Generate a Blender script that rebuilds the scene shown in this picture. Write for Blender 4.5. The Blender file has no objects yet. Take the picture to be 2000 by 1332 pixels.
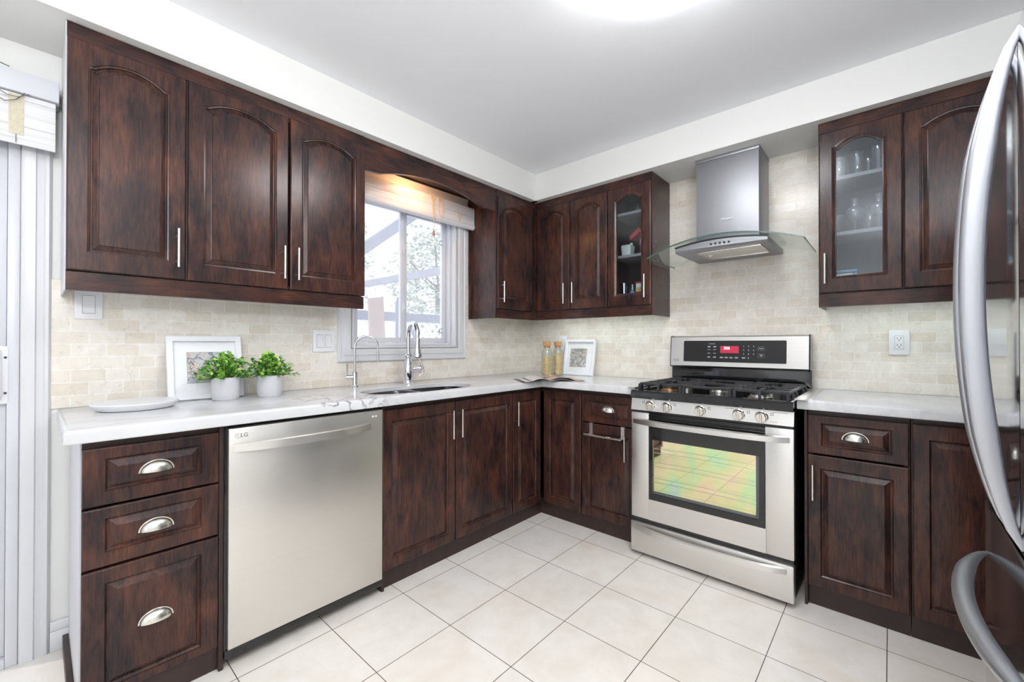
import bpy, bmesh, math, random
from mathutils import Vector, Matrix, geometry
random.seed(7)
PI = math.pi
S = bpy.context.scene
COL = S.collection

# ---------------------------------------------------------------- camera
cam_d = bpy.data.cameras.new('camera')
cam = bpy.data.objects.new('camera', cam_d); COL.objects.link(cam)
cam_d.sensor_width = 36.0; cam_d.sensor_fit = 'HORIZONTAL'
cam_d.lens = 828.18 / 2000 * 36.0
cam_d.clip_start = 0.01
_y, _p, _r = math.radians(48.2435), math.radians(0.3294), math.radians(0.0314)
_f = Vector((math.sin(_y)*math.cos(_p), math.cos(_y)*math.cos(_p), math.sin(_p)))
_rt = Vector((math.cos(_y), -math.sin(_y), 0)); _up = _rt.cross(_f)
_rt, _up = _rt*math.cos(_r)+_up*math.sin(_r), _up*math.cos(_r)-_rt*math.sin(_r)
cam.matrix_world = Matrix(((_rt.x, _up.x, -_f.x, -2.8825), (_rt.y, _up.y, -_f.y, -2.3634), (_rt.z, _up.z, -_f.z, 1.1634), (0, 0, 0, 1)))
S.camera = cam

# ---------------------------------------------------------------- colour management, world, lights
S.view_settings.view_transform = 'Standard'
S.view_settings.look = 'None'
S.view_settings.gamma = 1.0
S.view_settings.use_curve_mapping = False
S.view_settings.exposure = 0.17

W = bpy.data.worlds.new('daylight'); S.world = W; W.use_nodes = True
_wn = W.node_tree.nodes; _wn['Background'].inputs[0].default_value = (0.86, 0.92, 1.0, 1); _wn['Background'].inputs[1].default_value = 1.6

def lamp(name, kind, loc, power, color=(1, 1, 1), size=0.5, size_y=None, target=None, radius=0.05):
    d = bpy.data.lights.new(name, kind); d.energy = power; d.color = color
    if kind == 'AREA':
        d.size = size
        if size_y: d.shape = 'RECTANGLE'; d.size_y = size_y
    elif kind == 'POINT': d.shadow_soft_size = radius
    elif kind == 'SUN': d.angle = math.radians(1.0)
    o = bpy.data.objects.new(name, d); COL.objects.link(o); o.location = loc
    if target is not None:
        o.rotation_euler = (Vector(target)-Vector(loc)).to_track_quat('-Z', 'Y').to_euler()
    return o
lamp('sun', 'SUN', (3, 6, 8), 2.5, (1, 0.96, 0.9), target=(6.0, 4.5, 0))
# unseen fill lights added behind the camera to brighten the room
lamp('rear_fill_down', 'AREA', (-3.6, -2.7, 2.44), 10, (0.97, 0.985, 1.0), 1.4, 1.2)  # added soft fill from above, no fixture there
lamp('ceiling_fill_up', 'AREA', (-3.3, -3.0, 1.75), 60, (0.97, 0.985, 1.0), 0.5, 0.5, (-3.2, -2.2, 4))  # added upward fill that lifts the ceiling brightness
lamp('west_fill', 'AREA', (-5.1, -2.3, 1.35), 6, (0.95, 0.97, 1.0), 1.8, 1.7, (0, -1.4, 1.0))  # added fill from the west side, no window behind it
# strips fixed under the wall cabinets
lamp('under_cabinet_light_a', 'AREA', (-2.27, -0.17, 1.372), 0.30, (0.88, 0.96, 1.0), 1.0, 0.03)
lamp('under_cabinet_light_b', 'AREA', (-0.17, -0.75, 1.372), 1.15, (0.90, 1.0, 0.95), 0.03, 0.9)
lamp('under_cabinet_light_c', 'AREA', (-0.17, -2.45, 1.372), 0.9, (0.88, 1.0, 0.96), 0.03, 0.7)
# warm bulb behind the window valance
lamp('valance_bulb', 'POINT', (-1.30, -0.20, 2.19), 2.9, (1.0, 0.50, 0.22), radius=0.025)

# ---------------------------------------------------------------- materials
def mat(name):
    m = bpy.data.materials.new(name); m.use_nodes = True
    nt = m.node_tree
    for n in list(nt.nodes): nt.nodes.remove(n)
    out = nt.nodes.new('ShaderNodeOutputMaterial')
    return m, nt, out
def nd(nt, t, **kw):
    n = nt.nodes.new(t)
    for k, v in kw.items():
        if k.startswith('i_'):
            key = k[2:]
            n.inputs[int(key) if key.isdigit() else key.replace('_', ' ')].default_value = v
        else: setattr(n, k, v)
    return n
def ramp(nt, fac, stops):
    r = nt.nodes.new('ShaderNodeValToRGB'); nt.links.new(fac, r.inputs[0])
    e = r.color_ramp.elements
    while len(e) < len(stops): e.new(0.5)
    for i, (p, c) in enumerate(stops):
        e[i].position = p; e[i].color = tuple(c)+(1,) if len(c) == 3 else c
    return r.outputs[0]
def srgb(r, g, b):
    f = lambda c: (c/12.92 if c <= 0.04045 else ((c+0.055)/1.055)**2.4)
    return tuple(f(x/255.0) for x in (r, g, b))
def plain(name, col, rough=0.5, metal=0.0, spec=0.5, coat=0.0, noise=0.0, nscale=20, bump=0.0, emit=None, emit_s=0, trans=0.0, sub=0.0):
    m, nt, out = mat(name)
    b = nd(nt, 'ShaderNodeBsdfPrincipled'); nt.links.new(b.outputs[0], out.inputs[0])
    b.inputs['Base Color'].default_value = tuple(col)+(1,)
    b.inputs['Roughness'].default_value = rough; b.inputs['Metallic'].default_value = metal
    b.inputs['Specular IOR Level'].default_value = spec; b.inputs['Coat Weight'].default_value = coat
    b.inputs['Transmission Weight'].default_value = trans
    if noise or bump:
        tc = nd(nt, 'ShaderNodeTexCoord'); nz = nd(nt, 'ShaderNodeTexNoise', i_Scale=nscale, i_Detail=4.0)
        nt.links.new(tc.outputs['Object'], nz.inputs['Vector'])
        if noise:
            lo = tuple(c*(1-noise) for c in col); hi = tuple(min(1, c*(1+noise)) for c in col)
            nt.links.new(ramp(nt, nz.outputs[0], [(0.3, lo), (0.7, hi)]), b.inputs['Base Color'])
        if bump:
            bp = nd(nt, 'ShaderNodeBump', i_Strength=bump, i_Distance=0.002)
            nt.links.new(nz.outputs[0], bp.inputs['Height']); nt.links.new(bp.outputs[0], b.inputs['Normal'])
    if emit: b.inputs['Emission Color'].default_value = tuple(emit)+(1,); b.inputs['Emission Strength'].default_value = emit_s
    return m
M = {}
def wood(name, axis):
    m, nt, out = mat(name); L = nt.links
    b = nd(nt, 'ShaderNodeBsdfPrincipled'); L.new(b.outputs[0], out.inputs[0])
    tc = nd(nt, 'ShaderNodeTexCoord'); oi = nd(nt, 'ShaderNodeObjectInfo')
    off = nd(nt, 'ShaderNodeVectorMath', operation='SCALE'); off.inputs['Scale'].default_value = 1
    mul = nd(nt, 'ShaderNodeMath', operation='MULTIPLY', i_1=37.0); L.new(oi.outputs['Random'], mul.inputs[0])
    comb = nd(nt, 'ShaderNodeCombineXYZ'); [L.new(mul.outputs[0], comb.inputs[i]) for i in range(3)]
    add = nd(nt, 'ShaderNodeVectorMath', operation='ADD'); L.new(tc.outputs['Object'] if axis == 2 else nd(nt, 'ShaderNodeNewGeometry').outputs['Position'], add.inputs[0])
    if axis == 2: L.new(comb.outputs[0], add.inputs[1])
    def mp(a, c):
        s = [a, a, a]; s[axis] = c
        n = nd(nt, 'ShaderNodeMapping'); n.inputs['Scale'].default_value = s; L.new(add.outputs[0], n.inputs[0]); return n.outputs[0]
    n1 = nd(nt, 'ShaderNodeTexNoise', i_Scale=1.0, i_Detail=5.0, i_Roughness=0.62, i_Distortion=0.9); L.new(mp(19, 5.0), n1.inputs['Vector'])
    n2 = nd(nt, 'ShaderNodeTexNoise', i_Scale=1.0, i_Detail=3.0, i_Roughness=0.6); L.new(mp(190, 14), n2.inputs['Vector'])
    n3 = nd(nt, 'ShaderNodeTexNoise', i_Scale=1.0, i_Detail=2.0); L.new(mp(7, 5), n3.inputs['Vector'])
    c1 = ramp(nt, n1.outputs[0], [(0.30, srgb(44, 34, 36)), (0.44, srgb(66, 43, 40)), (0.58, srgb(81, 52, 43)), (0.74, srgb(97, 60, 46))])
    g = ramp(nt, n2.outputs[0], [(0.30, (0.50, 0.50, 0.54)), (0.60, (1.08, 1.06, 1.04))])
    k = ramp(nt, n3.outputs[0], [(0.36, (0.58, 0.68, 0.78)), (0.58, (1.06, 1.0, 0.96))])
    x1 = nd(nt, 'ShaderNodeMix', data_type='RGBA', blend_type='MULTIPLY'); x1.inputs[0].default_value = 1
    L.new(c1, x1.inputs[6]); L.new(g, x1.inputs[7])
    x2 = nd(nt, 'ShaderNodeMix', data_type='RGBA', blend_type='MULTIPLY'); x2.inputs[0].default_value = 1
    L.new(x1.outputs[2], x2.inputs[6]); L.new(k, x2.inputs[7])
    L.new(x2.outputs[2], b.inputs['Base Color'])
    b.inputs['Roughness'].default_value = 0.24; b.inputs['Specular IOR Level'].default_value = 0.36
    bp = nd(nt, 'ShaderNodeBump', i_Strength=0.05, i_Distance=0.001); L.new(n2.outputs[0], bp.inputs['Height']); L.new(bp.outputs[0], b.inputs['Normal'])
    return m
M['wood'] = wood('mahogany_vertical', 2); M['wood_x'] = wood('mahogany_along_x', 0); M['wood_y'] = wood('mahogany_along_y', 1)
M['kick'] = plain('dark_kick_board', srgb(52, 36, 32), 0.45, noise=0.2)
M['inside'] = plain('cabinet_interior', srgb(58, 50, 50), 0.5)
M['inside_grey'] = plain('grey_cabinet_interior', srgb(104, 106, 112), 0.5)
M['shelf_edge'] = plain('grey_shelf', srgb(150, 146, 148), 0.5)
M['melamine'] = plain('white_melamine', srgb(205, 205, 208), 0.35)
M['wall'] = plain('warm_white_paint', srgb(229, 229, 227), 0.6)
M['ceil'] = plain('white_ceiling_paint', srgb(240, 241, 244), 0.7)
M['trim'] = plain('white_trim_paint', srgb(214, 215, 218), 0.35)
M['vinyl'] = plain('white_vinyl', srgb(212, 214, 220), 0.3)
M['plastic'] = plain('white_plastic', srgb(236, 237, 240), 0.3)
M['plastic_line'] = plain('grey_plastic_line', srgb(165, 167, 172), 0.5)
M['slot'] = plain('dark_slot', srgb(50, 50, 52), 0.6)
M['black'] = plain('black_enamel', srgb(20, 20, 23), 0.12, coat=0.4)
M['blackm'] = plain('black_matte', srgb(22, 22, 24), 0.45)
M['iron'] = plain('cast_iron', srgb(46, 46, 50), 0.42, spec=0.5)
M['steel'] = plain('brushed_steel', srgb(216, 214, 211), 0.36, metal=1.0, noise=0.03, nscale=6)
M['steel_hood'] = plain('brushed_steel_hood', srgb(166, 167, 172), 0.50, metal=1.0)
M['steel_sink'] = plain('sink_steel', srgb(96, 96, 100), 0.28, metal=1.0)
M['chrome'] = plain('chrome', srgb(225, 226, 230), 0.06, metal=1.0)
M['nickel'] = plain('satin_nickel', srgb(224, 221, 214), 0.25, metal=1.0)
M['fridge'] = plain('polished_stainless', srgb(200, 202, 206), 0.10, metal=1.0)
M['fridge_handle'] = plain('satin_fridge_handle', srgb(190, 192, 198), 0.40, metal=1.0)
M['fridge_side'] = plain('grey_fridge_side', srgb(90, 92, 96), 0.4)
M['logo'] = plain('dark_logo_print', srgb(70, 70, 76), 0.4)
M['logo_light'] = plain('white_logo_print', srgb(240, 240, 245), 0.4)
M['print_white'] = plain('white_print', srgb(225, 228, 232), 0.5, emit=(1, 1, 1), emit_s=0.0)
M['red_print'] = plain('red_print', srgb(190, 70, 60), 0.5)
M['lamp'] = plain('lamp_diffuser', (0.9, 0.9, 0.9), 0.4, emit=(0.97, 0.985, 1.0), emit_s=25.0)
M['lamp_rim'] = plain('lamp_rim', srgb(235, 235, 235), 0.35)
M['red_led'] = plain('red_display', srgb(160, 40, 60), 0.3, emit=srgb(196, 40, 72), emit_s=0.55)
M['led_text'] = plain('display_digits', srgb(250, 230, 235), 0.3, emit=(1.0, 0.8, 0.86), emit_s=0.7)
M['cork'] = plain('cork', srgb(196, 150, 104), 0.8, noise=0.25, nscale=160)
M['pasta'] = plain('dry_pasta', srgb(226, 200, 148), 0.5, noise=0.15, nscale=60)
M['pot'] = plain('white_ceramic_pot', srgb(226, 224, 228), 0.55)
M['soil'] = plain('dark_moss', srgb(40, 62, 34), 0.9, noise=0.4, nscale=80)
M['frame_white'] = plain('white_picture_frame', srgb(236, 237, 242), 0.35)
M['mat_board'] = plain('white_mat_board', srgb(248, 249, 252), 0.5)
M['mat_bevel'] = plain('grey_mat_shadow_line', srgb(176, 180, 186), 0.5)
M['cord'] = plain('tan_cord', srgb(222, 190, 140), 0.8)
M['dark_cord'] = plain('grey_cord', srgb(110, 108, 100), 0.8)
M['tassel'] = plain('wooden_tassel', srgb(176, 128, 100), 0.6)
M['blue'] = plain('blue_plastic', srgb(120, 160, 195), 0.35)
M['label_white'] = plain('white_label', srgb(232, 232, 228), 0.5)
M['red'] = plain('red_plastic', srgb(190, 40, 50), 0.35)
M['yellow'] = plain('yellow_label', srgb(225, 200, 110), 0.5)
M['ceramic'] = plain('white_ceramic', srgb(232, 230, 222), 0.25)
M['brass'] = plain('burner_brass', srgb(190, 150, 110), 0.35, metal=1.0)
M['page'] = plain('magazine_paper', srgb(226, 220, 218), 0.35)
M['outside_wood'] = plain('weathered_wood', srgb(142, 142, 152), 0.8, noise=0.15, nscale=8)
M['outside_board'] = plain('brown_board', srgb(166, 142, 126), 0.7, noise=0.1, nscale=6)
M['outside_white'] = plain('white_lattice_paint', srgb(240, 240, 240), 0.6)
M['outside_grey'] = plain('grey_metal_post', srgb(120, 124, 136), 0.6)
M['ground'] = plain('pale_patio', srgb(226, 226, 226), 0.9)

def steel_lines(name, col, rough, axis):
    m, nt, out = mat(name); L = nt.links
    b = nd(nt, 'ShaderNodeBsdfPrincipled', i_Metallic=1.0); L.new(b.outputs[0], out.inputs[0])
    tc = nd(nt, 'ShaderNodeTexCoord'); mp = nd(nt, 'ShaderNodeMapping'); L.new(tc.outputs['Object'], mp.inputs[0])
    s = [260, 260, 260]; s[axis] = 2; mp.inputs['Scale'].default_value = s
    n = nd(nt, 'ShaderNodeTexNoise', i_Scale=1.0, i_Detail=2.0); L.new(mp.outputs[0], n.inputs['Vector'])
    n2 = nd(nt, 'ShaderNodeTexNoise', i_Scale=5.0, i_Detail=4.0); L.new(tc.outputs['Object'], n2.inputs['Vector'])
    lo = tuple(c*0.985 for c in col); hi = tuple(min(1, c*1.01) for c in col)
    L.new(ramp(nt, n.outputs[0], [(0.3, lo), (0.7, hi)]), b.inputs['Base Color'])
    L.new(ramp(nt, n2.outputs[0], [(0.3, (rough-0.05,)*3), (0.7, (rough+0.05,)*3)]), b.inputs['Roughness'])
    return m
M['steel_x'] = steel_lines('steel_brushed_along_x', srgb(222, 219, 214), 0.36, 0)
M['steel_y'] = steel_lines('steel_brushed_along_y', srgb(222, 220, 217), 0.34, 1)

def tiles(name, axis, c, z0, w, h):
    m, nt, out = mat(name); L = nt.links
    b = nd(nt, 'ShaderNodeBsdfPrincipled'); L.new(b.outputs[0], out.inputs[0])
    ge = nd(nt, 'ShaderNodeNewGeometry'); sp = nd(nt, 'ShaderNodeSeparateXYZ'); L.new(ge.outputs['Position'], sp.inputs[0])
    mx = nd(nt, 'ShaderNodeMath', operation='MULTIPLY_ADD', i_1=(1.0 if axis == 0 else -1.0), i_2=c); L.new(sp.outputs[axis], mx.inputs[0])
    mz = nd(nt, 'ShaderNodeMath', operation='SUBTRACT', i_1=z0); L.new(sp.outputs[2], mz.inputs[0])
    cb = nd(nt, 'ShaderNodeCombineXYZ'); L.new(mx.outputs[0], cb.inputs[0]); L.new(mz.outputs[0], cb.inputs[1])
    br = nd(nt, 'ShaderNodeTexBrick', offset=0.5, offset_frequency=2)
    L.new(cb.outputs[0], br.inputs['Vector'])
    for k, v in (('Scale', 1.0), ('Mortar Size', 0.0016), ('Mortar Smooth', 0.3), ('Bias', 0.0), ('Brick Width', w), ('Row Height', h)): br.inputs[k].default_value = v
    br.inputs['Color1'].default_value = srgb(224, 215, 202)+(1,); br.inputs['Color2'].default_value = srgb(236, 232, 225)+(1,); br.inputs['Mortar'].default_value = srgb(244, 243, 239)+(1,)
    n = nd(nt, 'ShaderNodeTexNoise', i_Scale=14.0, i_Detail=6.0, i_Roughness=0.6, i_Distortion=0.8); L.new(ge.outputs['Position'], n.inputs['Vector'])
    v = nd(nt, 'ShaderNodeTexNoise', i_Scale=9.0, i_Detail=3.0, i_Distortion=2.2); L.new(ge.outputs['Position'], v.inputs['Vector'])
    av = nd(nt, 'ShaderNodeMath', operation='SUBTRACT', i_1=0.5); L.new(v.outputs[0], av.inputs[0])
    ab = nd(nt, 'ShaderNodeMath', operation='ABSOLUTE'); L.new(av.outputs[0], ab.inputs[0])
    vein = ramp(nt, ab.outputs[0], [(0.0, (0.86, 0.83, 0.80)), (0.012, (1, 1, 1))])
    cl = ramp(nt, n.outputs[0], [(0.28, (0.90, 0.885, 0.86)), (0.68, (1.03, 1.03, 1.03))])
    x1 = nd(nt, 'ShaderNodeMix', data_type='RGBA', blend_type='MULTIPLY'); x1.inputs[0].default_value = 1; L.new(br.outputs['Color'], x1.inputs[6]); L.new(cl, x1.inputs[7])
    x2 = nd(nt, 'ShaderNodeMix', data_type='RGBA', blend_type='MULTIPLY'); x2.inputs[0].default_value = 1; L.new(x1.outputs[2], x2.inputs[6]); L.new(vein, x2.inputs[7])
    L.new(x2.outputs[2], b.inputs['Base Color'])
    b.inputs['Roughness'].default_value = 0.22
    inv = nd(nt, 'ShaderNodeMath', operation='SUBTRACT', i_0=1.0); L.new(br.outputs['Fac'], inv.inputs[1])
    bp = nd(nt, 'ShaderNodeBump', i_Strength=0.35, i_Distance=0.001); L.new(inv.outputs[0], bp.inputs['Height']); L.new(bp.outputs[0], b.inputs['Normal'])
    return m
M['tile_n'] = tiles('backsplash_tile_window_wall', 0, 0.00485+0.1015*40, 0.9115-0.0498*20, 0.1015, 0.0498)
M['tile_e'] = tiles('backsplash_tile_stove_wall', 1, 0.0462+0.103*10, 0.9185-0.0503*20, 0.103, 0.0503)

def floor_tile():
    m, nt, out = mat('floor_tile'); L = nt.links; t = 0.3364
    b = nd(nt, 'ShaderNodeBsdfPrincipled'); L.new(b.outputs[0], out.inputs[0])
    ge = nd(nt, 'ShaderNodeNewGeometry'); ad = nd(nt, 'ShaderNodeVectorMath', operation='ADD'); L.new(ge.outputs['Position'], ad.inputs[0])
    ad.inputs[1].default_value = (0.7321+40*t, 0.6675+40*t, 0)
    br = nd(nt, 'ShaderNodeTexBrick', offset=0.0, offset_frequency=1); L.new(ad.outputs[0], br.inputs['Vector'])
    for k, v in (('Scale', 1.0), ('Mortar Size', 0.0016), ('Mortar Smooth', 0.1), ('Bias', 0.0), ('Brick Width', t), ('Row Height', t)): br.inputs[k].default_value = v
    br.inputs['Color1'].default_value = srgb(238, 233, 226)+(1,); br.inputs['Color2'].default_value = srgb(231, 227, 222)+(1,); br.inputs['Mortar'].default_value = srgb(96, 82, 76)+(1,)
    n = nd(nt, 'ShaderNodeTexNoise', i_Scale=7.0, i_Detail=7.0, i_Roughness=0.62, i_Distortion=0.5); L.new(ge.outputs['Position'], n.inputs['Vector'])
    n2 = nd(nt, 'ShaderNodeTexNoise', i_Scale=3.0, i_Detail=4.0, i_Distortion=1.0); L.new(ge.outputs['Position'], n2.inputs['Vector'])
    cl = ramp(nt, n.outputs[0], [(0.30, (0.94, 0.925, 0.90)), (0.60, (1.02, 1.02, 1.02))])
    c2 = ramp(nt, n2.outputs[0], [(0.35, (0.98, 0.955, 0.93)), (0.60, (1.0, 1.0, 1.0))])
    x1 = nd(nt, 'ShaderNodeMix', data_type='RGBA', blend_type='MULTIPLY'); x1.inputs[0].default_value = 1; L.new(br.outputs['Color'], x1.inputs[6]); L.new(cl, x1.inputs[7])
    x2 = nd(nt, 'ShaderNodeMix', data_type='RGBA', blend_type='MULTIPLY'); x2.inputs[0].default_value = 1; L.new(x1.outputs[2], x2.inputs[6]); L.new(c2, x2.inputs[7])
    L.new(x2.outputs[2], b.inputs['Base Color']); b.inputs['Roughness'].default_value = 0.38
    inv = nd(nt, 'ShaderNodeMath', operation='SUBTRACT', i_0=1.0); L.new(br.outputs['Fac'], inv.inputs[1])
    bp = nd(nt, 'ShaderNodeBump', i_Strength=0.3, i_Distance=0.001); L.new(inv.outputs[0], bp.inputs['Height']); L.new(bp.outputs[0], b.inputs['Normal'])
    return m
M['floor'] = floor_tile()

def marble():
    m, nt, out = mat('white_marble'); L = nt.links
    b = nd(nt, 'ShaderNodeBsdfPrincipled'); L.new(b.outputs[0], out.inputs[0])
    ge = nd(nt, 'ShaderNodeNewGeometry')
    mp = nd(nt, 'ShaderNodeMapping'); mp.inputs['Rotation'].default_value = (0, 0, 0.55); mp.inputs['Scale'].default_value = (1.0, 3.4, 2.0); L.new(ge.outputs['Position'], mp.inputs[0])
    def veins(scale, width, dist, dark, src):
        n = nd(nt, 'ShaderNodeTexNoise', i_Scale=scale, i_Detail=5.0, i_Roughness=0.55, i_Distortion=dist); L.new(src, n.inputs['Vector'])
        s = nd(nt, 'ShaderNodeMath', operation='SUBTRACT', i_1=0.5); L.new(n.outputs[0], s.inputs[0])
        a = nd(nt, 'ShaderNodeMath', operation='ABSOLUTE'); L.new(s.outputs[0], a.inputs[0])
        return ramp(nt, a.outputs[0], [(0.0, dark), (width, (1, 1, 1))])
    v1 = veins(1.6, 0.05, 0.7, (0.88, 0.885, 0.90), mp.outputs[0])
    v2 = veins(9.0, 0.035, 1.0, (0.18, 0.18, 0.21), ge.outputs['Position'])
    def blot(cx, cy, rx, ry):
        d = nd(nt, 'ShaderNodeVectorMath', operation='SUBTRACT'); L.new(ge.outputs['Position'], d.inputs[0]); d.inputs[1].default_value = (cx, cy, 0.9)
        s = nd(nt, 'ShaderNodeVectorMath', operation='MULTIPLY'); L.new(d.outputs[0], s.inputs[0]); s.inputs[1].default_value = (1/rx, 1/ry, 1)
        l = nd(nt, 'ShaderNodeVectorMath', operation='LENGTH'); L.new(s.outputs[0], l.inputs[0])
        r = nd(nt, 'ShaderNodeMapRange', i_1=1.0, i_2=0.35, i_3=0.0, i_4=1.0); L.new(l.outputs['Value'], r.inputs[0]); return r.outputs[0]
    mk = nd(nt, 'ShaderNodeMath', operation='MAXIMUM'); L.new(blot(-2.0, -0.50, 0.20, 0.30), mk.inputs[0]); L.new(blot(-1.84, -0.54, 0.09, 0.12), mk.inputs[1])
    n3 = nd(nt, 'ShaderNodeTexNoise', i_Scale=2.2, i_Detail=4.0); L.new(ge.outputs['Position'], n3.inputs['Vector'])
    base = ramp(nt, n3.outputs[0], [(0.3, srgb(208, 208, 211)), (0.7, srgb(222, 222, 224))])
    x1 = nd(nt, 'ShaderNodeMix', data_type='RGBA', blend_type='MULTIPLY'); x1.inputs[0].default_value = 0.9; L.new(base, x1.inputs[6]); L.new(v1, x1.inputs[7])
    x2 = nd(nt, 'ShaderNodeMix', data_type='RGBA', blend_type='MULTIPLY'); L.new(mk.outputs[0], x2.inputs[0]); L.new(x1.outputs[2], x2.inputs[6]); L.new(v2, x2.inputs[7])
    L.new(x2.outputs[2], b.inputs['Base Color']); b.inputs['Roughness'].default_value = 0.16
    return m
M['marble'] = marble()
M['platter'] = plain('white_marble_board', srgb(230, 231, 233), 0.3, noise=0.02, nscale=8)

def glass_sheet(name, tint, rough=0.02, haze=0.0, hazecol=(0.8, 0.85, 0.9), f0=1.5, edge=4.0):
    m, nt, out = mat(name); L = nt.links
    t = nd(nt, 'ShaderNodeBsdfTransparent'); t.inputs[0].default_value = tuple(tint)+(1,)
    g = nd(nt, 'ShaderNodeBsdfGlossy', i_Roughness=rough); lw = nd(nt, 'ShaderNodeLayerWeight', i_Blend=0.5); pw = nd(nt, 'ShaderNodeMath', operation='POWER', i_1=edge); L.new(lw.outputs['Facing'], pw.inputs[0])
    fr = nd(nt, 'ShaderNodeMath', operation='MULTIPLY_ADD', i_1=0.6, i_2=((f0-1)/(f0+1))**2); L.new(pw.outputs[0], fr.inputs[0])
    mx = nd(nt, 'ShaderNodeMixShader'); L.new(fr.outputs[0], mx.inputs[0]); L.new(t.outputs[0], mx.inputs[1]); L.new(g.outputs[0], mx.inputs[2])
    last = mx
    if haze:
        d = nd(nt, 'ShaderNodeBsdfDiffuse'); d.inputs[0].default_value = tuple(hazecol)+(1,)
        tr = nd(nt, 'ShaderNodeBsdfTranslucent'); tr.inputs[0].default_value = tuple(hazecol)+(1,)
        dt = nd(nt, 'ShaderNodeMixShader', i_0=0.5); L.new(d.outputs[0], dt.inputs[1]); L.new(tr.outputs[0], dt.inputs[2])
        h = nd(nt, 'ShaderNodeMixShader', i_0=haze); L.new(mx.outputs[0], h.inputs[1]); L.new(dt.outputs[0], h.inputs[2]); last = h
    L.new(last.outputs[0], out.inputs[0]); return m
M['pane'] = glass_sheet('cabinet_pane', (0.86, 0.90, 0.92), 0.12)
M['pane_dusty'] = glass_sheet('dusty_cabinet_pane', (0.88, 0.92, 0.95), 0.16, 0.035)
M['window_pane'] = glass_sheet('flare_haze_window_pane', (0.97, 0.98, 1.0), 0.05, 0.19, (0.9, 0.92, 1.0))  # milky layer stands in for flare washing out the view
M['hood_glass'] = glass_sheet('hood_glass', (0.93, 0.965, 0.95), 0.02)
M['glass_edge'] = plain('green_glass_edge', srgb(70, 96, 90), 0.15)
M['ware'] = glass_sheet('drinking_glass', (0.93, 0.95, 0.96), 0.06, 0.13, (0.95, 0.97, 1.0), 1.9, 2.2)  # haze put in to imitate brighter highlights on the glassware
M['jar'] = glass_sheet('jar_glass', (0.96, 0.97, 0.96), 0.03)
M['print_glass'] = glass_sheet('picture_glass', (0.995, 0.995, 0.995), 0.04)

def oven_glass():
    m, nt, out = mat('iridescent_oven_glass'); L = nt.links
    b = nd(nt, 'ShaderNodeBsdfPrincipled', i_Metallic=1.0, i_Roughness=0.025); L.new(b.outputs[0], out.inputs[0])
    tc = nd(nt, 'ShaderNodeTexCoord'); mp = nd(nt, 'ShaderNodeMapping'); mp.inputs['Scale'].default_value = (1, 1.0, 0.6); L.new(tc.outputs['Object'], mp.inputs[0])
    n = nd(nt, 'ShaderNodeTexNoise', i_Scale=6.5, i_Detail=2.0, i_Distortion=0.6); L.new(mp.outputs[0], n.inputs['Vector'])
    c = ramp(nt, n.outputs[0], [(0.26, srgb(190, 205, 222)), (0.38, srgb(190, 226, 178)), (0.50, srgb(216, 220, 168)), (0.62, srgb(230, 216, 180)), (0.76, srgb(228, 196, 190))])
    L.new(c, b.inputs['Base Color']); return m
M['oven_glass'] = oven_glass()

def leaf_mat(name, cols, rough=0.4):
    m, nt, out = mat(name); L = nt.links
    b = nd(nt, 'ShaderNodeBsdfPrincipled', i_Roughness=rough); L.new(b.outputs[0], out.inputs[0])
    ge = nd(nt, 'ShaderNodeNewGeometry')
    L.new(ramp(nt, ge.outputs['Random Per Island'], cols), b.inputs['Base Color'])
    b.inputs['Subsurface Weight'].default_value = 0.0
    return m
M['leaf'] = leaf_mat('plant_leaves', [(0.0, srgb(58, 122, 72)), (0.25, srgb(96, 164, 66)), (0.6, srgb(150, 204, 72)), (0.85, srgb(196, 226, 112)), (1.0, srgb(128, 176, 148))])
M['tree_leaf'] = leaf_mat('garden_leaves', [(0.0, srgb(150, 160, 146)), (0.5, srgb(196, 204, 184)), (1.0, srgb(228, 230, 216))], 0.6)
M['bark'] = plain('bark', srgb(120, 112, 104), 0.9)

def art(name, cols, scale):
    m, nt, out = mat(name); L = nt.links
    b = nd(nt, 'ShaderNodeBsdfPrincipled', i_Roughness=0.5); L.new(b.outputs[0], out.inputs[0])
    tc = nd(nt, 'ShaderNodeTexCoord')
    v = nd(nt, 'ShaderNodeTexVoronoi', feature='DISTANCE_TO_EDGE', i_Scale=scale); n0 = nd(nt, 'ShaderNodeTexNoise', i_Scale=scale*0.8, i_Detail=3.0, i_Distortion=1.5)
    L.new(tc.outputs['Object'], n0.inputs['Vector'])
    ad = nd(nt, 'ShaderNodeMix', data_type='VECTOR'); ad.inputs[0].default_value = 0.08; L.new(tc.outputs['Object'], ad.inputs[4]); L.new(n0.outputs[1], ad.inputs[5])
    L.new(ad.outputs[1], v.inputs['Vector'])
    line = ramp(nt, v.outputs[0], [(0.0, srgb(92, 92, 104)), (0.09, (1, 1, 1))])
    c = ramp(nt, n0.outputs[0], cols)
    x = nd(nt, 'ShaderNodeMix', data_type='RGBA', blend_type='MULTIPLY'); x.inputs[0].default_value = 1; L.new(c, x.inputs[6]); L.new(line, x.inputs[7])
    L.new(x.outputs[2], b.inputs['Base Color']); return m
M['art_a'] = art('branch_print', [(0.30, srgb(170, 176, 190)), (0.45, srgb(206, 210, 212)), (0.57, srgb(200, 176, 158)), (0.66, srgb(220, 224, 228))], 26)
M['art_b'] = art('abstract_print', [(0.30, srgb(156, 156, 170)), (0.45, srgb(206, 206, 214)), (0.58, srgb(214, 204, 180)), (0.7, srgb(196, 200, 208))], 34)
M['page_art'] = art('magazine_picture', [(0.30, srgb(60, 62, 70)), (0.45, srgb(150, 140, 142)), (0.56, srgb(216, 180, 150)), (0.66, srgb(200, 156, 158)), (0.8, srgb(90, 90, 100))], 9)
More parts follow.
